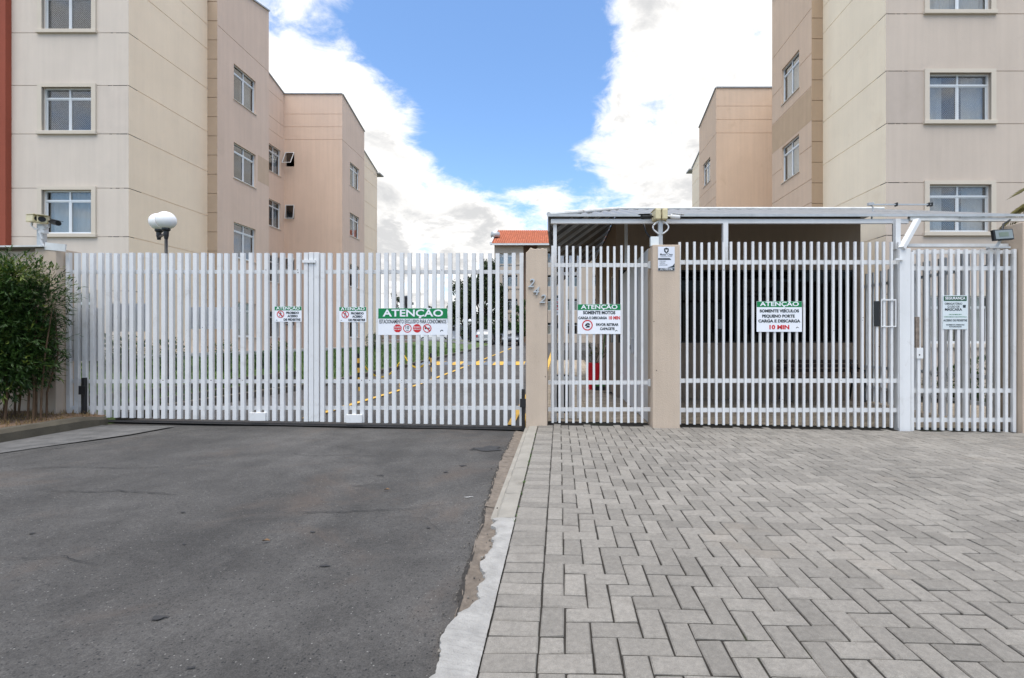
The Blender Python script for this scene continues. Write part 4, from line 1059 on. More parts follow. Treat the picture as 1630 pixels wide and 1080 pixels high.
zf = lambda x: .0 - .017 * max(0, x - .5)
fence = thing('steel_fence', 'white barred steel fence in front of the dark guardhouse window', 'fence', (3.2, G, -.03))
for i in range(31):
    xx = 1.70 + i * .1028
    z0 = zf(xx) + .02; add_bar(fence, THIN, xx, G - .02, z0, 2.565 + rnd.uniform(-.008, .008) - z0)
for z in (2.285, .61, .195): rail(fence, 1.667, 4.78, G + .01, z - .0, .06, .028)
mb = MB(); mb.box(1.672, 1.69, G - .03, G + .03, -.02, 2.3); part('wall_plate', mb, GREYWH, fence)
mb = MB(); mb.box(X(1388, G), X(1396.5, G), G - .05, G - .036, Z(520, G), Z(480, G)); part('lock_cover', mb, BLACK, fence, bevel=.004)
hat = MB(); xa, xb, za, zb_ = X(1399, G), X(1423, G), Z(521, G), Z(477, G)
hat.box(xa, xb, G - .05, G - .037, zb_ - .02, zb_); hat.box(xa, xb, G - .05, G - .037, za, za + .015); hat.box(xa, xa + .012, G - .05, G - .037, za + .015, zb_ - .02); hat.box(xb - .012, xb, G - .05, G - .037, za + .015, zb_ - .02)
part('parcel_hatch', hat, WHITE, fence)

post = thing('steel_post', 'broad white steel post with diagonal brace between fence and side gate', 'post', (4.87, G, -.1))
mb = MB(); mb.box(4.775, 4.93, G - .06, G + .07, -.1, 2.47); part('upright', mb, WHITE, post, bevel=.006)
mb = MB(); mb.box(4.94, 4.985, G - .05, G + .05, -.1, 2.42); part('hinge_stile', mb, WHITE, post, bevel=.004)
mb = MB(); mb.bar((4.80, G - .06, 2.47), (5.11, G + .06, 2.895), .075, .06); part('brace', mb, WHITE, post)
mb = MB(); mb.box(4.76, 4.83, G - .0, G + .06, 2.472, 2.90); part('riser', mb, WHITE, post)
mb = MB(); mb.box(4.70, 4.81, G - .09, G - .062, 2.30, 2.325); part('bracket', mb, WHITE, post)
mb = MB(); mb.box(4.99, 6.43, G + .08, G + .13, 2.52, 2.565); part('tie_beam', mb, GREYWH, post)

sg = thing('side_gate', 'white barred side gate with the safety notice, next to the right pier', 'gate', (5.7, G, -.07))
for i in range(13):
    xx = 5.06 + i * .112; z0 = -.075 - .003 * i; add_bar(sg, bpy.data.meshes['bar'] if False else THIN, xx, G - .02, z0, 2.465 - z0).scale = (1.3, 1.2, 2.465 - z0)
mb = MB(); mb.box(6.40, 6.435, G - .03, G + .03, -.11, 2.46); part('hinge_stile', mb, WHITE, sg)
for z in (2.43, 2.2, .47, .055): rail(sg, 5.0, 6.40, G + .012, z, .06 if z < 2.4 else .05, .028)
lp = MB(); lp.box(X(1454, G), X(1460, G), G - .045, G - .0, Z(554, G), Z(505, G)); part('latch_case', lp, mat('rusty_latch', (.20, .16, .13), .7, var=.4, vscale=25), sg)
lp = MB(); lp.box(X(1455, G), X(1465, G), G - .055, G - .037, Z(571, G), Z(554, G)); lo = part('lock_plate', lp, WHITE, sg, bevel=.003); mb = MB(); disc(mb, X(1459, G), G - .057, Z(565, G), .011, 10); part('keyhole', mb, BLACK, lo)

inf = thing('inner_fence', 'white barred inner fence running back from the right pier to the guardhouse', 'fence', (6.5, 8.6, -.1))
for i in range(27):
    y = 7.15 + i * .112; xx = 6.52 - .05 * (y - 7.1) / 3; add_bar(inf, THIN, xx, y, -.09, 2.66, PI / 2)
for z in (2.31, .62, .2):
    mb = MB(); mb.bar((6.55, 7.1, z), (6.49, 10.15, z), .028, .055); part('rail', mb, WHITE, inf)

HOLE = mat('rust_hole', (.05, .03, .02), .8)
def hole(root, px, py, yf, r=.008):
    m_ = MB(); disc(m_, X(px, yf), yf, Z(py, yf), r, 9); part('bolt_hole', m_, HOLE, root)
for (root, x0_, sp_, n_, yf) in ((gl, -6.90, 3.34 / 30, 30, G - .0425), (gr, -3.33, 2.8 / 25, 25, G - .0425), (fence, 1.70, .1028, 30, G - .036)):
    for q in range(11):
        xx = x0_ + sp_ * rnd.randint(3, n_ - 1) + rnd.uniform(-.006, .006); m_ = MB(); disc(m_, xx, yf, rnd.choice((rnd.uniform(.3, 2.2), .62, 1.5, 2.17)), rnd.uniform(.004, .008), 9); part('bolt_hole', m_, HOLE, root)

# ------------------------------------------------------------------ signs
def prohib(root, x, y, z, r, fig=None, slash=True, slash_dir=1):
    mb = MB(); ring(mb, x, y, z, r, r * .8); part('prohibition_ring', mb, SRED, root)
    if fig: m = MB(); fig(m, x, y - .0012, z, r); part('pictogram', m, INK, root)
    if slash: m = MB(); d = r * .62 * slash_dir; w = r * .09; m.quad((x - d - w, y - .002, z + r * .62 - w), (x - d + w, y - .002, z + r * .62 + w), (x + d + w, y - .002, z - r * .62 + w), (x + d - w, y - .002, z - r * .62 - w)); part('slash', m, SRED, root)
def walker(m, x, y, z, r):
    disc(m, x + .05 * r, y, z + .5 * r, .13 * r, 10)
    for a, b, w in (((.02, .36), (-.04, -.08), .2), ((-.04, -.05), (-.34, -.6), .13), ((-.02, -.05), (.2, -.3), .13), ((.2, -.3), (.22, -.62), .11), ((.05, .3), (.36, .08), .09), ((-.02, .3), (-.34, .05), .09)):
        m.bar((x + a[0] * r, y, z + a[1] * r), (x + b[0] * r, y, z + b[1] * r), w * r, .0004, up=(0, 1, 0))
def helmet(m, x, y, z, r):
    m.add([(x + r * a, y, z + r * b) for a, b in ((-.5, -.1), (-.3, .25), (0, .42), (.35, .38), (.5, .1), (.35, .02), (.0, .1), (-.15, -.02), (.45, -.1), (.42, -.42), (-.3, -.5), (-.1, -.2))], [tuple(range(12))])
def hornfig(m, x, y, z, r):
    m.add([(x + r * a, y, z + r * b) for a, b in ((-.6, .25), (-.1, .1), (.45, .15), (.6, .25), (.6, -.25), (.45, -.1), (-.1, -.08), (-.55, -.2))], [tuple(range(8))])
def logo(root, x, y, z, s_):
    m = MB(); m.add([(x + s_ * a, y - .001, z + s_ * b) for a, b in ((-.6, -.35), (-.5, .1), (-.2, .4), (.25, .45), (.6, .15), (.65, -.2), (.4, -.05), (.2, .1), (-.1, .1), (-.3, -.1), (-.35, -.35))], [tuple(range(11))]); part('logo', m, INK, root)
def sign(name, label, px0, px1, py0, py1, Y, lines, head=None, headfrac=.24, headpad=0., cat='sign', group=None, board=SIGNW, headmat=GREEN):
    x0, x1, z0, z1 = X(px0, Y), X(px1, Y), Z(py1, Y), Z(py0, Y)
    root = thing(name, label, cat, ((x0 + x1) / 2, Y, z0), group)
    b = MB(); b.box(x0, x1, Y, Y + .004, z0, z1); part('board', b, board, root)
    hh = (z1 - z0) * headfrac
    if head:
        h_ = MB(); p_ = headpad; h_.box(x0 + .002 + p_, x1 - .002 - p_, Y - .0012, Y - .0002, z1 - hh + p_ * .3, z1 - .002 - p_ * .6); part('header', h_, headmat, root)
        text(root, head[0], (x0 + x1) / 2, Y - .0025, z1 - hh * .5, head[1], SIGNW, .022, fit=(x1 - x0) * head[2])
    for s_, u_, v_, sz, sx, m_, bo in lines: text(root, s_, x0 + (x1 - x0) * u_, Y - .0015, z1 - (z1 - z0) * v_, sz, m_, bo, fit=(x1 - x0) * sx)
    return root, x0, x1, z0, z1
SY = G - .045
WARN = 'no pedestrian notices on the vehicle gate'
for a, b, c, d, lab in ((437, 480, 488, 512.5, 'small green and white no pedestrians notice on the hedge side gate leaf'), (540, 583, 489, 513, 'small green and white no pedestrians notice on the gate leaf beside the larger parking sign')):
    r_, x0, x1, z0, z1 = sign('warning_sign', lab, a, b, c, d, SY, [('PROIBIDO', .67, .43, .042, .47, INK, .045), ('ACESSO', .67, .64, .042, .38, INK, .045), ('DE PEDESTRE', .65, .87, .042, .62, INK, .045)], ('ATENÇÃO', .056, .88), .26)
    prohib(r_, x0 + .085, SY - .001, z0 + .105, .052, walker); logo(r_, x0 + .03, SY, z0 + .02, .018)
r_, x0, x1, z0, z1 = sign('warning_sign', 'large ATENÇÃO residents only parking sign with four round symbols', 602, 712.5, 491, 533.5, SY,
    [('ESTACIONAMENTO EXCLUSIVO PARA CONDÔMINOS', .5, .505, .075, .965, INK, .02)], ('ATENÇÃO', .135, .87), .39)
for i, px in enumerate((633, 648.5, 664, 680)):
    x = X(px, SY); z = Z(523, SY)
    if i in (0, 2):
        m = MB(); disc(m, x, SY - .001, z, .06, 8 if i == 0 else 26, rot=PI / 8 if i == 0 else 0); part('pictogram', m, SRED, r_)
        text(r_, 'PROIBIDO', x, SY - .002, z + .016, .022, SIGNW, .02, .95); text(r_, 'SOM ALTO', x, SY - .002, z - .014, .022, SIGNW, .02, .95)
    elif i == 1:
        prohib(r_, x, SY - .001, z, .06, None, False); text(r_, '10', x, SY - .002, z + .01, .062, INK, .015, 1.); text(r_, 'km/h', x, SY - .002, z - .028, .02, INK, .01, 1.)
    else: prohib(r_, x, SY - .001, z, .06, hornfig)
logo(r_, X(703, SY), SY, Z(527, SY), .035)
r_, x0, x1, z0, z1 = sign('warning_sign', 'green and white motorcycles only loading notice on the pedestrian gate', 919.5, 988, 484.5, 532, SY,
    [('SOMENTE MOTOS', .5, .29, .062, .75, INK, .045), ('CARGA E DESCARGA', .35, .465, .05, .67, INK, .045), ('10 MIN', .855, .465, .062, .26, SRED, .045), ('FAVOR RETIRAR', .69, .69, .05, .52, INK, .045), ('CAPACETE', .69, .83, .05, .34, INK, .045)], ('ATENÇÃO', .082, .85), .2)
prohib(r_, X(935, SY), SY - .001, Z(518, SY), .075, helmet, slash_dir=-1); logo(r_, X(981, SY), SY, Z(527, SY), .026)
r_, x0, x1, z0, z1 = sign('warning_sign', 'green and white small vehicles only loading notice on the long fence', 1204.5, 1276.5, 480, 528.5, SY,
    [('SOMENTE VEÍCULOS', .5, .32, .056, .87, INK, .045), ('PEQUENO PORTE', .48, .49, .056, .72, INK, .045), ('CARGA E DESCARGA', .5, .65, .056, .93, INK, .045), ('10 MIN', .5, .855, .08, .44, SRED, .045)], ('ATENÇÃO', .082, .86), .19)
logo(r_, X(1269, SY), SY, Z(522, SY), .03)
r_, x0, x1, z0, z1 = sign('warning_sign', 'dull white safety notice requiring masks, hung on the right side gate', 1500.5, 1540.5, 470.5, 524.5, SY,
    [('OBRIGATÓRIO', .43, .25, .04, .7, INK, .012), ('O USO DE', .43, .335, .04, .48, INK, .012), ('MÁSCARA', .43, .42, .05, .68, INK, .025), ('USO DE MÁSCARA', .5, .565, .02, .5, GREEN, .01), ('CONDOMÍNIO COM SEGURANÇA', .5, .635, .018, .9, GREEN, .01),
     ('ACESSO DE PEDESTRE', .5, .74, .038, .95, INK, .025), ('SOMENTE PESSOAS', .5, .87, .024, .72, INK, .02), ('AUTORIZADAS', .5, .925, .024, .5, INK, .02)], ('SEGURANÇA', .052, .8), .175, .014, headmat=mat('sign_dark_green', (.012, .075, .035), .5), board=mat('sign_pale', (.6, .66, .68), .45))
m = MB(); xk, zk = X(1535, SY), Z(488, SY); m.add([(xk + a, SY - .001, zk + b) for a, b in ((-.022, .02), (.022, .02), (.018, -.02), (-.018, -.02))], [(0, 1, 2, 3)]); part('pictogram', m, INK, r_)
# plaque on the pillar
PYY = 6.572
r_, x0, x1, z0, z1 = sign('company_plaque', 'white and black cleaning company plaque on the right hand gate pillar', 1047.5, 1074, 393, 431, PYY,
    [('Master Clean', .5, .33, .042, .76, INK, .008), ('SOLUÇÕES EM LIMPEZA', .5, .415, .014, .7, INK, .0), ('PORTARIA', .28, .61, .017, .38, INK, .006), ('LIMPEZA', .26, .69, .017, .34, INK, .006), ('JARDINAGEM', .32, .77, .017, .48, INK, .006)], None, cat='plaque', board=mat('plaque_white', (.68, .71, .78), .4))
xc = (x0 + x1) / 2
m = MB(); m.add([(xc + .034 * a, PYY - .001, z1 - .055 + .04 * b) for a, b in ((-1, .7), (0, 1.05), (1, .7), (.9, -.3), (0, -1.1), (-.9, -.3))], [tuple(range(6))]); part('emblem', m, INK, r_)
m = MB(); m.add([(xc + .02 * a, PYY - .002, z1 - .052 + .02 * b) for a, b in ((-.9, .5), (.9, .5), (.9, .0), (.35, -.1), (.25, -1.2), (-.25, -1.2), (-.35, -.1), (-.9, .0))], [tuple(range(8))]); part('emblem', m, SIGNW, r_)
m = MB(); m.quad((x0 + .002, PYY - .001, z1 - .185), (x1 - .06, PYY - .001, z1 - .185), (x1 - .045, PYY - .001, z1 - .162), (x0 + .002, PYY - .001, z1 - .162)) if False else m.quad((x0 + .002, PYY - .001, z1 - .182), (x1 - .045, PYY - .001, z1 - .182), (x1 - .07, PYY - .001, z1 - .158), (x0 + .002, PYY - .001, z1 - .158)); part('band', m, INK, r_)
m = MB(); m.quad((x0 + .002, PYY - .001, z0 + .002), (x1 - .002, PYY - .001, z0 + .002), (x1 - .002, PYY - .001, z0 + .034), (x0 + .002, PYY - .001, z0 + .034)); part('band', m, INK, r_)
m = MB(); m.add([(x1 - .1, PYY - .001, z0 + .04), (x1 - .002, PYY - .001, z0 + .04), (x1 - .002, PYY - .001, z0 + .1), (x1 - .03, PYY - .001, z0 + .065)], [(0, 1, 2, 3)]); part('band', m, INK, r_)
text(r_, '(41) 9 9997-9786', xc, PYY - .002, z0 + .018, .03, SIGNW, .02, fit=.17)
# no parking sign on a thin leaning post inside
ns = thing('parking_sign', 'small no parking sign on a thin leaning post behind the pedestrian gate', 'sign', (-.03, 9.0, 0))
mb = MB(); mb.tube([(X(884, 9), 9.0, 0), (X(887, 9), 9.0, 1.75)], .014, 8); part('post', mb, BLACKST, ns)
sx_, sz_ = X(886.5, 9), Z(487, 9); mb = MB(); mb.box(sx_ - .09, sx_ + .09, 8.972, 8.976, sz_ - .18, sz_ + .2); part('board', mb, SIGNW, ns)
mb = MB(); mb.box(sx_ - .085, sx_ + .085, 8.969, 8.971, sz_ + .14, sz_ + .19); part('header', mb, INK, ns)
mb = MB(); ring(mb, sx_, 8.97, sz_, .08, .058); part('prohibition_ring', mb, SRED, ns); text(ns, 'E', sx_, 8.968, sz_, .11, INK, .02); mb = MB(); mb.bar((sx_ - .05, 8.966, sz_ + .05), (sx_ + .05, 8.966, sz_ - .05), .016, .001, up=(0, 1, 0)); part('slash', mb, SRED, ns)
text(ns, 'PROIBIDO', sx_, 8.968, sz_ + .11, .03, INK, .01); text(ns, 'ESTACIONAR', sx_, 8.968, sz_ - .13, .026, INK, .01)
mb = MB(); mb.box(sx_ - .06, sx_ + .05, 8.97, 9.03, Z(523, 9), Z(515, 9)); part('clamp', mb, BLACK, ns)

# ------------------------------------------------------------------ cameras, lights, aerial
def housing(x, y, z, rz, tilt, L, w, h, label, group, lens=True):
    t = thing('security_camera', label, 'security camera', (x, y, z), group)
    Mx = Matrix.Translation((x, y, z)) @ Matrix.Rotation(rz, 4, 'Z') @ Matrix.Rotation(tilt, 4, 'X')
    def tf(mb): mb.v = [tuple(Mx @ Vector(v)) for v in mb.v]; return mb
    part('housing', tf(MB().box(-w / 2, w / 2, -L / 2, L / 2, 0, h)), BEIGEP, t, bevel=.012)
    part('visor', tf(MB().box(-w / 2 - .006, w / 2 + .006, -L / 2 - .05, L / 2 - .02, h, h + .008)), BEIGEP, t)
    m = MB(); m.tube([(0, -L / 2 - .004, h * .5), (0, -L / 2 + .006, h * .5)], min(w, h) * .38, 14); part('lens', tf(m), BLACK, t)
    return t
def bullet(x, y, z, rz, tilt, L, r, m_, label, group):
    t = thing('security_camera', label, 'security camera', (x, y, z), group)
    Mx = Matrix.Translation((x, y, z)) @ Matrix.Rotation(rz, 4, 'Z') @ Matrix.Rotation(tilt, 4, 'X')
    def tf(mb): mb.v = [tuple(Mx @ Vector(v)) for v in mb.v]; return mb
    m = MB(); m.tube([(0, L / 2, 0), (0, L / 2 - .02, 0), (0, -L / 2, 0)], [r * .7, r, r], 14); part('body', tf(m), m_, t, smooth=False)
    m = MB(); m.box(-r * .9, r * .9, -L / 2 - .04, L / 2 - .02, r, r + .006); part('visor', tf(m), m_, t)
    m = MB(); m.tube([(0, -L / 2 - .003, 0), (0, -L / 2 + .01, 0)], r * .85, 14); part('lens', tf(m), BLACK, t)
    m = MB(); m.tube([(0, L / 2, 0), (0, L / 2 + .05, 0), (-.0, L / 2 + .09, -.01)], .012, 8); part('bracket', tf(m), m_, t)
    return t
# pole on the pillar
cm1 = thing('camera_mast', 'short white mast with junction box on the plaque pillar', 'mast', (X(1051.5, 6.7), 6.72, 2.5))
xm = X(1051.5, 6.7)
mb = MB(); mb.box(xm - .03, xm + .03, 6.70, 6.76, 2.5, 2.86); part('pole', mb, GREYST, cm1)
mb = MB(); mb.box(xm - .145, xm - .032, 6.66, 6.74, 2.50, 2.63); part('junction_box', mb, mat('pvc_box', (.66, .70, .70), .5, var=.05), cm1, bevel=.005)
for sg_ in (-1, 1):
    mb = MB(); pts = [(xm + sg_ * .02 + sg_ * .09 * math.sin(t * PI) , 6.69, 2.86 - .19 * t) for t in fr(0, 1, 10)]; mb.tube(pts, .011, 8); part('conduit', mb, WHITEP, cm1, smooth=True)
mb = MB(); mb.tube([(xm - .21, 6.83, 2.84), (xm - .18, 6.83, 2.73), (xm - .1, 6.83, 2.62), (xm + .0, 6.83, 2.57), (xm + .07, 6.83, 2.55), (xm + .12, 6.83, 2.46)], .014, 8); part('black_conduit', mb, BLACK, cm1, smooth=True)
housing(xm - .055, 6.72, 2.865, PI + .1, 0, .2, .075, .145, 'upright yellowed camera housing on the plaque pillar mast, nearer the black camera', 'cameras on the plaque pillar')
housing(xm + .055, 6.72, 2.865, PI - .1, 0, .2, .075, .145, 'upright yellowed camera housing on the plaque pillar mast, nearer the white camera', 'cameras on the plaque pillar')
bullet(xm - .2, 6.70, 2.915, R(-68), .12, .16, .032, BLACK, 'black bullet camera on the plaque pillar mast', 'cameras on the plaque pillar')
bullet(xm + .21, 6.70, 2.915, R(68), .18, .14, .036, WHITEP, 'white bullet camera with dark front on the plaque pillar mast', 'cameras on the plaque pillar')
cm2 = thing('camera_mast', 'short white mast with pale cable box above the boundary wall by the hedge', 'mast', (X(63, 6.7), 6.74, 2.48))
xm = X(63, 6.7)
mb = MB(); mb.box(xm - .04, xm + .04, 6.70, 6.76, 2.46, 2.82); part('pole', mb, GREYST, cm2)
mb = MB(); mb.box(xm + .02, xm + .11, 6.66, 6.72, 2.68, 2.78); part('junction_box', mb, WHITEP, cm2, bevel=.005)
for pts in ([(xm - .08, 6.68, 2.86), (xm - .09, 6.68, 2.78), (xm - .03, 6.67, 2.74), (xm + .04, 6.66, 2.73)], [(xm + .17, 6.66, 2.84), (xm + .17, 6.66, 2.76), (xm + .1, 6.66, 2.73)], [(xm + .05, 6.66, 2.68), (xm + .08, 6.66, 2.6), (xm + .06, 6.66, 2.58), (xm + .1, 6.66, 2.5)]):
    mb = MB(); mb.tube(pts, .012, 8); part('conduit', mb, GREYWH, cm2)
housing(xm - .05, 6.68, 2.83, R(62), .10, .27, .11, .10, 'yellowed box camera at the wall end of the left mast, lens turned to the drive', 'cameras on the hedge mast')
housing(xm + .14, 6.62, 2.80, R(40), .08, .20, .10, .10, 'yellowed box camera in the middle of the left mast, beside the black one', 'cameras on the hedge mast')
bullet(xm + .32, 6.60, 2.81, R(72), .22, .16, .034, BLACK, 'black bullet camera pointing down the drive from the left mast', 'cameras on the hedge mast')

fl = thing('floodlight', 'grey floodlight tilted on the right pier above the side gate', 'floodlight', (X(1598, 6.6), 6.6, Z(375, 6.6)))
xf, zf_ = X(1598, 6.55), Z(373.5, 6.55)
def tilt(mb, a=.12):
    Mx = Matrix.Translation((xf, 6.55, zf_)) @ Matrix.Rotation(a, 4, 'Y') @ Matrix.Rotation(-.1, 4, 'X'); mb.v = [tuple(Mx @ Vector(v)) for v in mb.v]; return mb
mb = MB(); mb.box(-.135, .135, 0, .05, -.075, .075); part('housing', tilt(mb, -.06), BLACKST, fl, bevel=.006)
mb = MB(); mb.box(-.118, .118, -.006, -.001, -.06, .06); part('glass', tilt(mb, -.06), mat('flood_glass', (.22, .25, .25), .15), fl)
mb = MB(); mb.box(-.07, .06, -.009, -.007, -.03, .03); part('led_plate', tilt(mb, -.06), mat('led_plate', (.15, .19, .15), .5), fl)
mb = MB(); mb.tube([(xf + .02, 6.6, zf_ + .07), (xf + .06, 6.62, zf_ + .16), (xf + .16, 6.63, zf_ + .22)], .014, 8); part('cable', mb, BLACK, fl)
mb = MB(); mb.bar((xf + .0, 6.6, zf_ - .07), (xf - .03, 6.64, zf_ - .17), .03); mb.box(xf - .15, xf + .14, 6.6, 6.66, zf_ - .175, zf_ - .155); part('bracket', mb, GREYWH, fl)

an = thing('antenna', 'grey boom antenna lying level above the canopy roof', 'antenna', (X(1388, 8.5), 8.5, Z(345, 8.5)))
za = Z(326, 8.5); xa, xb = X(1387, 8.5), X(1486, 8.5)
mb = MB(); mb.bar((xa, 8.5, za), (xb, 8.5, za), .03, .022); part('boom', mb, GREYST, an)
for xx in (xa + (xb - xa) * .40, xb - .04, xb - .09): mb = MB(); mb.box(xx - .012, xx + .012, 8.47, 8.53, za - .03, za + .03); part('clip', mb, BLACK, an)
mb = MB(); mb.tube([(xa - .02, 8.5, za), (xa + .03, 8.5, za - .05), (xa, 8.5, za - .3)], .012, 8); mb.box(xa - .06, xa + .03, 8.47, 8.53, za - .015, za + .03); part('foot', mb, GREYST, an)

def lamp_post(x, y, zt, r, label, group=None, two=None):
    z0 = zland(x, y)
    t = thing('street_lamp', label, 'street lamp', (x, y, z0), group)
    mb = MB(); mb.lathe((x, y, z0), [(.05, 0), (.05, .3), (.03, .35), (.026, zt - z0 - r - .12)], 12); part('pole', mb, BLACKST, t, smooth=True)
    heads = [(x, y, zt)] + ([two] if two else [])
    for hx, hy, hz in heads:
        mb = MB(); mb.lathe((hx, hy, hz), [(r * math.sin(a) + .002, -r * math.cos(a)) for a in fr(.12, PI - .02, 18)], 22); part('globe', mb, GLOBE, t, smooth=True)
        mb = MB(); mb.lathe((hx, hy, hz - r), [(.03, -.2), (.045, -.12), (.045, -.05), (r * .42, -.02), (r * .42, .012)], 14); part('gallery', mb, BLACKST, t)
        if (hx, hy) != (x, y): mb = MB(); mb.bar((x, y, hz - r - .15), (hx, hy, hz - r - .15), .035); part('arm', mb, BLACKST, t)
    return t
lamp_post(X(264.5, 9.5), 9.5, Z(351, 9.5), .172, 'black lamp post with twin white globes behind the left gate leaf', two=(X(253, 9.9), 9.9, Z(353.5, 9.9)))
for px, py, Y_ in ((740, 510, 38), (712, 500, 33), (748, 511, 44)):
    lamp_post(X(px, Y_), Y_, Z(py, Y_), .16, {740: 'distant globe lamp in front of the dark trees, above the white van', 712: 'distant globe lamp just right of the large parking sign', 748: 'farthest globe lamp behind the white van, beside the dark trees'}[px], 'distant globe lamps along the drive')

# ------------------------------------------------------------------ forecourt furniture
bn = thing('bench', 'dark wooden slatted bench under the guardhouse window', 'bench', (5.25, 9.6, -.03))
bx0, bx1 = X(1241, 9.6), X(1386, 9.4)
for k, (y, z, ry) in enumerate(((9.82, .74, 0), (9.8, .65, 0), (9.78, .56, 0))):
    mb = MB(); mb.box(bx0, bx1, y - .012, y + .012, z - .035, z + .035); part('slat', mb, WOOD, bn, bevel=.006)
for y in (9.36, 9.46, 9.56, 9.66): mb = MB(); mb.box(bx0, bx1, y - .04, y + .04, .395, .42); part('slat', mb, WOOD, bn, bevel=.005)
for xx in (bx0 + .12, bx1 - .14):
    mb = MB(); mb.tube([(xx, 9.36, -.04), (xx, 9.38, .2), (xx, 9.34, .385)], .022, 8); part('leg', mb, BLACKST, bn)
    mb = MB(); mb.tube([(xx, 9.86, -.04), (xx, 9.74, .38), (xx, 9.84, .78)], .022, 8); part('leg', mb, BLACKST, bn)
    mb = MB(); mb.tube([(xx, 9.84, .6), (xx, 9.6, .62), (xx, 9.36, .58), (xx, 9.34, .42)], .018, 8); part('armrest', mb, BLACKST, bn)

PYb = 11.6; xp = X(946, PYb); zp = zdrive(0, PYb) + .065
pot = MB(); w0, w1, hp_ = .13, .175, .64
pot.add([(xp + sx * w, PYb + sy * w, zp + z) for w, z in ((w0, 0), (w1, hp_), (w1 - .03, hp_), (w1 - .04, hp_ - .06)) for sx, sy in ((-1, -1), (1, -1), (1, 1), (-1, 1))],
        [(3, 2, 1, 0)] + [(o + i, o + (i + 1) % 4, o + 4 + (i + 1) % 4, o + 4 + i) for o in (0, 4, 8) for i in range(4)] + [(12, 13, 14, 15)])
solo('planter', pot, POT, 'tall square red planter beside the guardhouse wall behind the pedestrian gate', 'planter', bevel=.008)
pp = thing('potted_plant', 'sparse leafy plant growing in the tall red planter', 'plant', (xp, PYb, zp + .58))
r3 = random.Random(8); lv = MB(); sm = MB()
for k in range(26):
    a = r3.uniform(0, 2 * PI); l = r3.uniform(.25, .65); el = r3.uniform(.6, 1.4); d = Vector((math.cos(a) * math.cos(el), math.sin(a) * math.cos(el), math.sin(el))); b0 = Vector((xp, PYb, zp + .58)); e = b0 + d * l
    sm.tube([b0, e], .004, 4); sd_ = d.cross(Vector((0, 0, 1))).normalized() * .04
    for q in (.5, .75, 1.): c_ = b0 + d * l * q; n2_ = Vector((r3.uniform(-1, 1), r3.uniform(-1, 1), r3.uniform(-.3, .6))).normalized() * .12; s2 = n2_.cross(Vector((0, 0, 1))).normalized() * .028; lv.add([c_, c_ + n2_ * .5 + s2, c_ + n2_, c_ + n2_ * .5 - s2], [(0, 1, 2, 3)])
part('leaves', lv, LEAFY, pp, stuff=True); part('stem', sm, STEM, pp)
br = thing('broom', 'green handled broom leaning on the wall beside the red planter', 'broom', (X(955, 11.4), 11.35, zp))
mb = MB(); mb.tube([(X(953, 11.35), 11.35, zp + .15), (X(965, 11.7), 11.7, Z(518, 11.7))], .012, 8); part('handle', mb, mat('green_plastic', (.05, .2, .03), .5), br)
mb = MB(); xx = X(952.5, 11.35); mb.box(xx - .15, xx + .15, 11.31, 11.38, zp + .1, zp + .16); part('head', mb, mat('green_plastic', (.05, .2, .03), .5), br); mb = MB(); mb.box(xx - .15, xx + .15, 11.3, 11.39, zp, zp + .1); part('bristles', mb, BLACK, br)
bin_ = thing('waste_bin', 'black waste bin behind the bars next to pillar 242', 'bin', (X(893, 7.9), 7.9, 0))
xx = X(894, 7.9); mb = MB(); mb.lathe((xx, 7.95, -.02), [(.13, 0), (.16, .55)], 4); o = part('body', mb, BLACK, bin_); mb = MB(); mb.lathe((xx, 7.95, .53), [(.17, 0), (.175, .04), (.1, .08)], 4); part('lid', mb, BLACK, bin_)

# striped posts and yellow chain by the lawn
def striped(px, Y_, lean, label):
    x, z0 = X(px, Y_), zdrive(-3, Y_); t = thing('striped_post', label, 'post', (x, Y_, z0), 'striped posts that hold the yellow chain')
    n = 8
    for k in range(n):
        mb = MB(); a, b = k / n, (k + 1) / n; mb.tube([(x + lean * a, Y_, z0 + .92 * a), (x + lean * b, Y_, z0 + .92 * b)], .035, 10); part('band', mb, YELLOW if k % 2 == 0 else BLACK, t)
    return (x + lean, Y_, z0 + .86)
e1 = striped(690, 11.8, -.06, 'striped post leaning near the middle of the drive behind the parking sign')
e2 = striped(637, 12.6, .1, 'striped post at the lawn edge behind the large parking sign')
e3 = striped(573, 11.5, -.05, 'striped post at the lawn edge behind the no pedestrians notice')
def chain(a, b, sag, label):
    pts = [tuple(Vector(a).lerp(Vector(b), t) - Vector((0, 0, sag * 4 * t * (1 - t)))) for t in fr(0, 1, 26)]
    t = thing('plastic_chain', label, 'chain', a, 'yellow plastic chains by the lawn')
    for i in range(0, 26, 1):
        p0_, p1_ = Vector(pts[i]), Vector(pts[i + 1]); mb = MB()
        d = (p1_ - p0_); s_ = Vector((0, 0, .018)) if i % 2 else Vector((0, .018, 0)); q0, q1 = p0_ - d * .15, p1_ + d * .15
        for (u0, u1) in ((q0 + s_, q1 + s_), (q0 - s_, q1 - s_), (q0 - s_, q0 + s_), (q1 - s_, q1 + s_)): mb.bar(u0, u1, .012)
        part('link', mb, mat('yellow_plastic', (.62, .42, .03), .5), t)
chain(e1, e2, .32, 'yellow plastic chain sagging from the leaning post to the lawn edge'); chain(e2, e3, .55, 'yellow plastic chain drooping along the lawn edge')

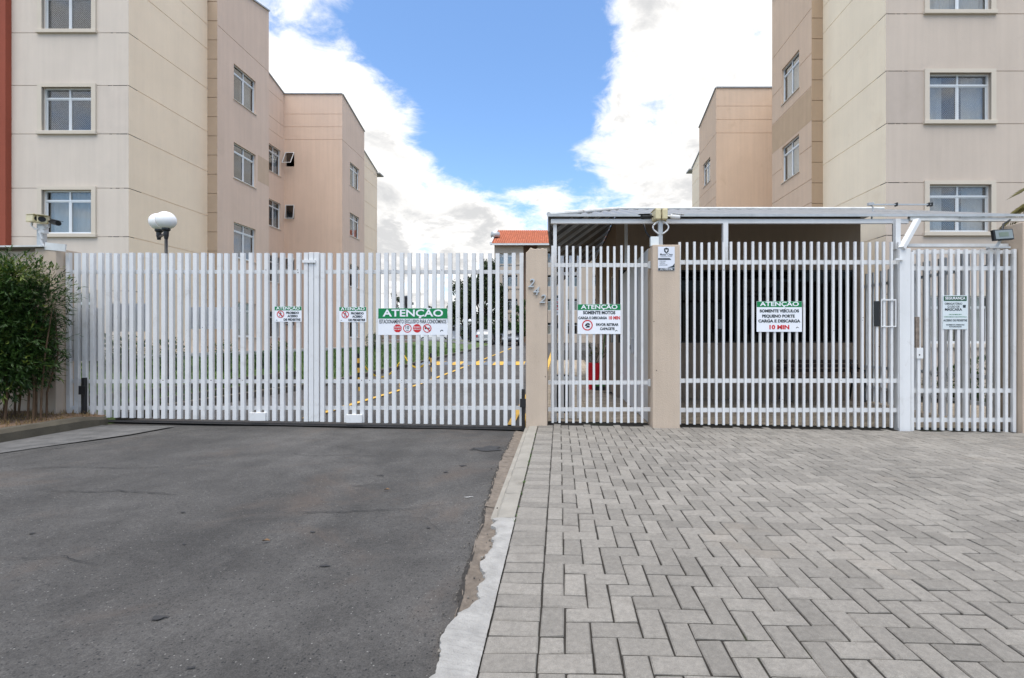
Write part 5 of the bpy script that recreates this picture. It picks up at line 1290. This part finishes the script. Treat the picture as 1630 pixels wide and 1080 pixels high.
# ------------------------------------------------------------------ vegetation
def leaf(mb, c, d, up, L, w):
    s_ = d.cross(up)
    if s_.length < 1e-4: s_ = Vector((1, 0, 0))
    s_ = s_.normalized() * w; nrm = s_.cross(d).normalized() * (L * .08)
    mb.add([c, c + d * L * .45 + s_ - nrm, c + d * L, c + d * L * .45 - s_ - nrm], [(0, 1, 2), (0, 2, 3)])
def rv(r): 
    while True:
        v = Vector((r.uniform(-1, 1), r.uniform(-1, 1), r.uniform(-1, 1)))
        if .05 < v.length < 1: return v.normalized()
sh = thing('shrub', 'dense dark green shrub with bare brown stems in front of the boundary wall', 'shrub', (-7.0, 6.1, .14))
r4 = random.Random(11); d1, d2 = MB(), MB()
C = Vector((-7.15, 6.12, 1.42)); RX, RY, RZ = .62, .42, .88
lumps = [(C + Vector((r4.uniform(-.48, .40), r4.uniform(-.3, .12), r4.uniform(-.55, .60))), r4.uniform(.24, .36)) for _ in range(40)]
lumps += [(Vector((-6.92 + .07 * math.sin(k * 2.), 5.98, .72 + .165 * k)), .29) for k in range(8)] + [(Vector((-7.12 - .22 * k, 6.0, .72 + r4.uniform(-.06, .12))), .27) for k in range(4)]
lumps += [(Vector((-7.1 - .2 * k, 6.1 + r4.uniform(-.15, .1), 1.95 + r4.uniform(-.08, .06))), .28) for k in range(6)] + [(Vector((-7.7 - .3 * k, 6.0, 1.4 + r4.uniform(-.4, .4))), .42) for k in range(4)]
for k in range(14000):
    c0, rr = r4.choice(lumps); dv = rv(r4); q = c0 + dv * rr * r4.random() ** .4
    if q.x > -6.5 + .06 * mnoise.noise(q * 6) or q.y > 6.58: continue
    out = (q - c0).normalized()
    ax = (out + rv(r4) * .7 + Vector((0, 0, .15))).normalized(); new = r4.random() < (.42 if q.z > 1.9 else .07)
    # a sprig of slender leaves
    for t in range(4):
        d = (ax + rv(r4) * .55 + Vector((0, 0, -.15))).normalized()
        leaf(d2 if new else d1, q + ax * .025 * t, d, Vector((0, 0, 1)), r4.uniform(.045, .085), r4.uniform(.007, .012))
part('leaves', d1, LEAF, sh, stuff=True); part('leaves', d2, LEAFY, sh, stuff=True, label='yellowish new leaves')
for k in range(22):
    x = -6.62 - .95 * r4.random(); y = 5.95 + .35 * r4.random(); mb = MB()
    mb.tube([(x, y, .1), (x + r4.uniform(-.04, .04), y, .5), (x + r4.uniform(-.1, .1), y + r4.uniform(-.06, .06), 1.0), (x + r4.uniform(-.2, .2), y, 1.6)], [.013, .011, .009, .004], 6); part('stem', mb, STEM, sh)

def tree(x, y, h, rw, nleaf, label, group, lsize=.22, crown0=.3, m=TLEAF, seed=1, lump=16, name='tree', spread=1.):
    r = random.Random(seed); z0 = zdrive(-3, y) - .1
    t = thing(name, label, 'tree', (x, y, z0), group); tp = Vector((x, y, z0 + h * .72))
    mb = MB(); mb.tube([(x, y, z0), (x + r.uniform(-.1, .1), y, z0 + h * .35), tuple(tp)], [.028 * h, .02 * h, .006 * h], 8); part('trunk', mb, BARK, t, smooth=True)
    lumps = []; lm = MB()
    for k in range(lump):
        a = r.uniform(0, 2 * PI); rad = rw * math.sqrt(r.random()) * .8; zz = z0 + h * r.uniform(crown0, .95); sc_ = 1 - .55 * max(0, (zz - z0) / h - .55) / .4
        c = Vector((x + math.cos(a) * rad * sc_, y + math.sin(a) * rad * sc_, zz)); lumps.append((c, rw * r.uniform(.22, .42)))
        b0 = Vector((x, y, z0 + (zz - z0) * r.uniform(.45, .75))); lm.tube([tuple(b0), tuple(b0.lerp(c, .55) + Vector((0, 0, .05 * h))), tuple(c)], [.009 * h, .006 * h, .002 * h], 5)
    part('limb', lm, BARK, t)
    cr = MB()
    for k in range(nleaf):
        c0, rr = r.choice(lumps); q = c0 + rv(r) * rr * r.random() ** .45; d = (rv(r) + Vector((0, 0, -.35))).normalized()
        leaf(cr, q, d, rv(r), lsize * r.uniform(.6, 1.3), lsize * r.uniform(.2, .36))
    part('crown', cr, m, t, stuff=True)
    return t
GT = 'trees at the far end of the drive'
tree(X(760, 47), 50, 8.6, 2.7, 9000, 'tall dark loose crowned tree left of the red roofed far block', GT, .3, .15, seed=3, lump=26)
tree(X(728, 47), 52, 7.4, 2.5, 8000, 'dark tree standing just right of the large parking sign', GT, .3, .12, seed=4, lump=22)
tree(X(783, 47), 51, 6.4, 1.8, 4500, 'dark tree touching the left edge of the far block', GT, .3, .1, seed=5, lump=16)
tree(X(630, 62), 62, 6.6, 1.2, 700, 'thin sparse tree on the skyline above the left half of the parking sign', GT, .3, .35, seed=6, lump=9)
tree(X(668, 60), 62, 5.2, 1.2, 700, 'small sparse tree on the skyline above the parking sign middle', GT, .3, .3, seed=7, lump=9)
tree(X(830, 46), 46, 4.4, 1.5, 2400, 'leafy green small tree in front of the far block beside pillar 242', GT, .25, .2, m=TLEAF2, seed=8, lump=14)
tree(X(690, 60), 58, 5.0, 1.6, 1500, 'low dark tree behind the right end of the parking sign', GT, .3, .15, seed=9, lump=12)
for i, (px, Y_, h_) in enumerate(((600, 26, .9), (592, 27, .8), (445, 15.5, .7), (355, 12.4, .8), (268, 11.6, .75), (205, 10.6, .8), (160, 10.2, .8), (420, 14, .5))):
    x, y = X(px, Y_), Y_; z0 = zland(x, y); r = random.Random(70 + i)
    t = thing('bush', ['round bush at the near foot of the wing corner by the lawn', 'round bush at the far foot of the wing corner by the lawn', 'low bush by the tan wing wall', 'dark bush at the flank wall beside the pilaster', 'dark bush behind the lamp post', 'bush below the cream corner of the block', 'bush nearest the gate below the street wall', 'lowest bush in the lawn behind the no pedestrians notice'][i], 'bush', (x, y, z0), 'bushes along the lawn')
    cr = MB()
    for k in range(700):
        v = rv(r); q = Vector((x, y, z0 + h_ * .5)) + Vector((v.x * .35, v.y * .35, v.z * h_ * .5)) * r.random() ** .4; leaf(cr, q, (v + rv(r)).normalized(), Vector((0, 0, 1)), .09, .02)
    part('leaves', cr, LEAF if i % 2 else TLEAF2, t, stuff=True); mb = MB(); mb.tube([(x, y, z0 - .03), (x, y, z0 + h_ * .6)], .015, 6); part('stem', mb, STEM, t)
for i, (px, Y_, h_) in enumerate(((1530, 10.2, .7), (1560, 10.0, .9), (1500, 10.6, .6))):
    x = X(px, Y_); r = random.Random(90 + i); cr = MB()
    t = thing('bush', ['small bush between the other two behind the side gate', 'tallest bush behind the side gate, near the pier', 'smallest bush behind the side gate notice'][i], 'bush', (x, Y_, -.1), 'bushes behind the side gate')
    for k in range(500):
        v = rv(r); q = Vector((x, Y_, -.1 + h_ * .5)) + Vector((v.x * .3, v.y * .3, v.z * h_ * .5)); leaf(cr, q, (v + rv(r)).normalized(), Vector((0, 0, 1)), .11, .025)
    part('leaves', cr, TLEAF2, t, stuff=True)
# palm fronds leaning in from beyond the right pier
pmx, pmy, pmz = 8.85, 8.2, 3.75
pal = thing('palm_tree', 'palm leaning its fronds over the right pier', 'palm', (pmx, pmy, -.1))
mb = MB(); mb.tube([(pmx, pmy, -.1), (pmx + .03, pmy, 1.6), (pmx, pmy, pmz)], [.13, .11, .09], 10); part('trunk', mb, BARK, pal, smooth=True)
r5 = random.Random(21)
for k in range(13):
    a = 2 * PI * k / 13 + r5.uniform(-.15, .15); el = r5.uniform(.1, .9); L = r5.uniform(.8, 1.0); mb = MB(); pts = []
    for t in fr(0, 1, 10):
        pts.append(Vector((pmx + math.cos(a) * L * t * math.cos(el), pmy + math.sin(a) * L * t * math.cos(el), pmz + L * (t * math.sin(el) - .55 * t * t))))
    mb.tube(pts, [.012 * (1 - t * .8) for t in fr(0, 1, 10)], 5)
    for i in range(2, 11):
        for s_ in (-1, 1):
            for sub in (0, .5):
                p_ = pts[i - 1].lerp(pts[i], sub); d = (pts[i] - pts[i - 1]).normalized(); side = d.cross(Vector((0, 0, 1))).normalized() * s_; dd = (d * .9 + side * .7 + Vector((0, 0, -.25))).normalized(); leaf(mb, p_, dd, Vector((0, 0, 1)), .36, .011)
    part('frond', mb, PALM, pal)
# dry leaves blown onto the drive
for k, (px, py) in enumerate(((422, 867), (615, 780))):
    Y_ = 1.22 * F / (py - CY); x = X(px, Y_); z = zdrive(x, Y_) + .012; mb = MB()
    mb.add([(x - .02, Y_, z), (x - .005, Y_ - .012, z + .012), (x + .03, Y_ + .004, z + .002), (x + .004, Y_ + .014, z + .01)], [(0, 1, 2), (0, 2, 3)])
    solo('dry_leaf', mb, DEADLEAF, ['curled brown dry leaf in the middle of the asphalt', 'brown dry leaf on the asphalt nearer the kerb'][k], 'leaf')

# ------------------------------------------------------------------ far end: wall, houses and cars
mw = MB(); mw.box(-32, X(716, 58), 57.5, 58, .5, 2.0); solo('garden_wall', mw, MOTTLE, 'low reddish brown wall at the end of the lawn, behind the parking sign', 'wall')
r8 = thing('house', 'low far house with red roof glimpsed between the bars above the brown wall', 'house', (-24, 70, .5)); hw = MB(); hw.box(-29, X(655, 66), 66, 74, .5, 3.0); part('wall', hw, FARW, r8); hr = MB(); hr.prism([(-29.5, 2.95), (X(655, 66) + .4, 2.95), (X(655, 66) - 1.5, 4.2), (-27.5, 4.2)], 65.6, 74.4); part('roof', hr, TILE, r8)
for k, (px, Y_, h_, seed) in enumerate(((612, 60.5, 3.2, 61), (655, 60.5, 2.6, 62), (700, 60, 3.4, 63))):
    tree(X(px, Y_), Y_, h_, 1.1, 1500, ['rounded dark tree just behind the brown wall, nearest the cream wing', 'small dark tree behind the middle of the brown wall', 'rounded dark tree behind the right end of the brown wall'][k], GT, .25, .12, seed=seed, lump=12)
vp = MB(); grid(vp, fr(-16, -6.5, 5), fr(40, 44, 3), lambda x, y: zland(x, y) + .04); struct('footpath', vp, GREYCON)
tw = MB(); tw.lathe((X(648, 75), 75, .8), [(.5, 0), (.5, 5.8)], 4); tw.box(X(648, 75) - .8, X(648, 75) + .8, 74.2, 75.8, 6.6, 7.0); tw.lathe((X(648, 75), 75, 7.0), [(.75, 0), (.75, .8), (.2, 1.0)], 12)
solo('water_tower', tw, BLACKST, 'small dark water tower silhouetted above the parking sign', 'tower')

def car(x, y, yaw, paint, label, kind='hatch', rear=True, group='cars parked at the end of the drive'):
    """modelled facing -Y end towards the street; rear=True shows its tail"""
    z0 = zdrive(-3, y) + .0; t = thing('van' if kind == 'van' else 'parked_car', label, 'van' if kind == 'van' else 'car', (x, y, z0), group)
    Mx = Matrix.Translation((x, y, z0)) @ Matrix.Rotation(yaw, 4, 'Z')
    def tf(mb): mb.v = [tuple(Mx @ Vector(v)) for v in mb.v]; return mb
    if kind == 'van': L, Wd, st_ = 4.8, 1.9, [(-2.4, .45, 1.2, .84, 1.95), (-2.3, .35, 1.25, .92, 2.05), (1.0, .35, 1.25, .95, 2.1), (1.5, .35, 1.2, .95, 1.9), (2.1, .35, 1.05, .9, 1.1), (2.4, .4, .95, .8, .97)]
    else: L, Wd, st_ = 4., 1.7, [(-2.0, .42, .9, .72, 1.0), (-1.9, .32, .95, .82, 1.25), (-1.45, .28, .95, .85, 1.47), (.1, .28, .95, .86, 1.5), (.6, .28, .93, .86, 1.38), (1.15, .28, .92, .85, .97), (1.8, .3, .78, .8, .82), (2.0, .4, .65, .68, .68)]
    b = MB(); rings = []
    for (yy, zb_, zs_, hw, zt_) in st_:
        tw_ = hw * (.8 if zt_ > zs_ + .15 else .95)
        rings.append([(-hw * .92, yy, zb_), (-hw, yy, (zb_ + zs_) / 2), (-hw * .98, yy, zs_), (-tw_, yy, zt_ - .06), (-tw_ * .85, yy, zt_), (tw_ * .85, yy, zt_), (tw_, yy, zt_ - .06), (hw * .98, yy, zs_), (hw, yy, (zb_ + zs_) / 2), (hw * .92, yy, zb_)])
    n = 10; vs = [v for r_ in rings for v in r_]; fs = [tuple(range(n - 1, -1, -1)), tuple((len(rings) - 1) * n + k for k in range(n))]
    for i in range(len(rings) - 1):
        for k in range(n): fs.append((i * n + k, i * n + (k + 1) % n, (i + 1) * n + (k + 1) % n, (i + 1) * n + k))
    part('body', tf(b.add(vs, fs)), paint, t, bevel=.03)
    # screens and side windows, 6 mm proud of the shell
    def quad_on(i, j, k0, k1, f0, f1, g0, g1, off):
        a, b_, c, d = [Vector(rings[p][q]) for p, q in ((i, k0), (i, k1), (j, k1), (j, k0))]
        P = lambda s_, t_: a.lerp(b_, s_).lerp(d.lerp(c, s_), t_)
        return [P(f0, g0) + off, P(f1, g0) + off, P(f1, g1) + off, P(f0, g1) + off]
    if kind == 'van': scr = [(-2.415, .84 * .75, 1.25, 1.8)]
    e = st_[0]
    m = MB()
    if kind == 'van': m.box(-.62, -.04, -2.425, -2.40, 1.3, 1.75); m.box(.04, .62, -2.425, -2.40, 1.3, 1.75)
    else:
        p0_, p1_ = Vector((0, -1.93, 1.03)), Vector((0, -1.5, 1.44)); m.add([(-.6, -1.955, 1.02), (.6, -1.955, 1.02), (.55, -1.52, 1.44), (-.55, -1.52, 1.44)], [(0, 1, 2, 3)])
    part('rear_window', tf(m), CARGL, t)
    m = MB()
    if kind == 'van': m.add([(-.78, 2.08, 1.16), (.78, 2.08, 1.16), (.72, 1.56, 1.84), (-.72, 1.56, 1.84)], [(0, 1, 2, 3)])
    else: m.add([(-.68, 1.12, 1.03), (.68, 1.12, 1.03), (.62, .66, 1.38), (-.62, .66, 1.38)], [(0, 1, 2, 3)])
    m.v = [(a, b_ + .02, c + .02) for a, b_, c in m.v]; part('windscreen', tf(m), CARGL, t)
    for s_ in (-1, 1):
        for (y0_, y1_) in (((-1.3, -.35), (-.25, .55)) if kind != 'van' else ((.9, 1.6),)):
            m = MB(); zt_ = 1.36 if kind != 'van' else 1.75; m.add([(s_ * .865 if kind != 'van' else s_ * .955, y0_, 1.0 if kind != 'van' else 1.3), (s_ * .865 if kind != 'van' else s_ * .955, y1_ + .15, 1.0 if kind != 'van' else 1.3), (s_ * .735 if kind != 'van' else s_ * .81, y1_, zt_), (s_ * .735 if kind != 'van' else s_ * .81, y0_ + .05, zt_)], [(0, 1, 2, 3)]); part('side_window', tf(m), CARGL, t)
        for yy in (-L * .31, L * .32):
            m = MB(); m.tube([(s_ * (Wd / 2 - .2), yy, .31), (s_ * (Wd / 2 + .01), yy, .31)], .31, 18); w = part('wheel', tf(m), TYRE, t); m = MB(); m.tube([(s_ * (Wd / 2 + .0), yy, .31), (s_ * (Wd / 2 + .02), yy, .31)], .19, 14); part('rim', tf(m), GREYST, w)
        m = MB(); m.box(s_ * .66 - .11, s_ * .66 + .11, -L / 2 - .015, -L / 2 + .12, .72, .95 if kind != 'van' else 1.1); part('tail_light', tf(m), LAMPR, t)
        m = MB(); m.box(s_ * .58 - .14, s_ * .58 + .14, L / 2 - .18, L / 2 + .01, .56, .70); part('headlight', tf(m), LAMPC, t)
        m = MB(); m.box(s_ * .9 - .1, s_ * .9 + .1, .72 if kind != 'van' else 1.55, .82 if kind != 'van' else 1.65, 1.0, 1.12); part('mirror', tf(m), paint, t)
    m = MB(); m.box(-.78, .78, -L / 2 - .06, -L / 2 + .1, .36, .58); part('bumper', tf(m), paint, t, bevel=.03)
    m = MB(); m.box(-.2, .2, -L / 2 - .075, -L / 2 - .061, .42, .53); part('number_plate', tf(m), GREYWH, t)
    m = MB(); m.box(-.72, .72, L / 2 - .1, L / 2 + .05, .34, .56); part('bumper', tf(m), BLACK, t, bevel=.03)
    return t
car(X(728, 52), 54, R(-4), CARW, 'white panel van parked at the end of the drive, right of the large parking sign', 'van')
car(X(770, 47), 48, R(4), CARS, 'silver hatchback parked between the white van and the dark hatchback', 'hatch')
car(X(812, 45), 46, R(184), CARG, 'graphite hatchback facing the street, parked nearest pillar 242')
car(X(692, 55), 56, R(80), CARW, 'white car parked sideways behind the large parking sign')
flush_text()
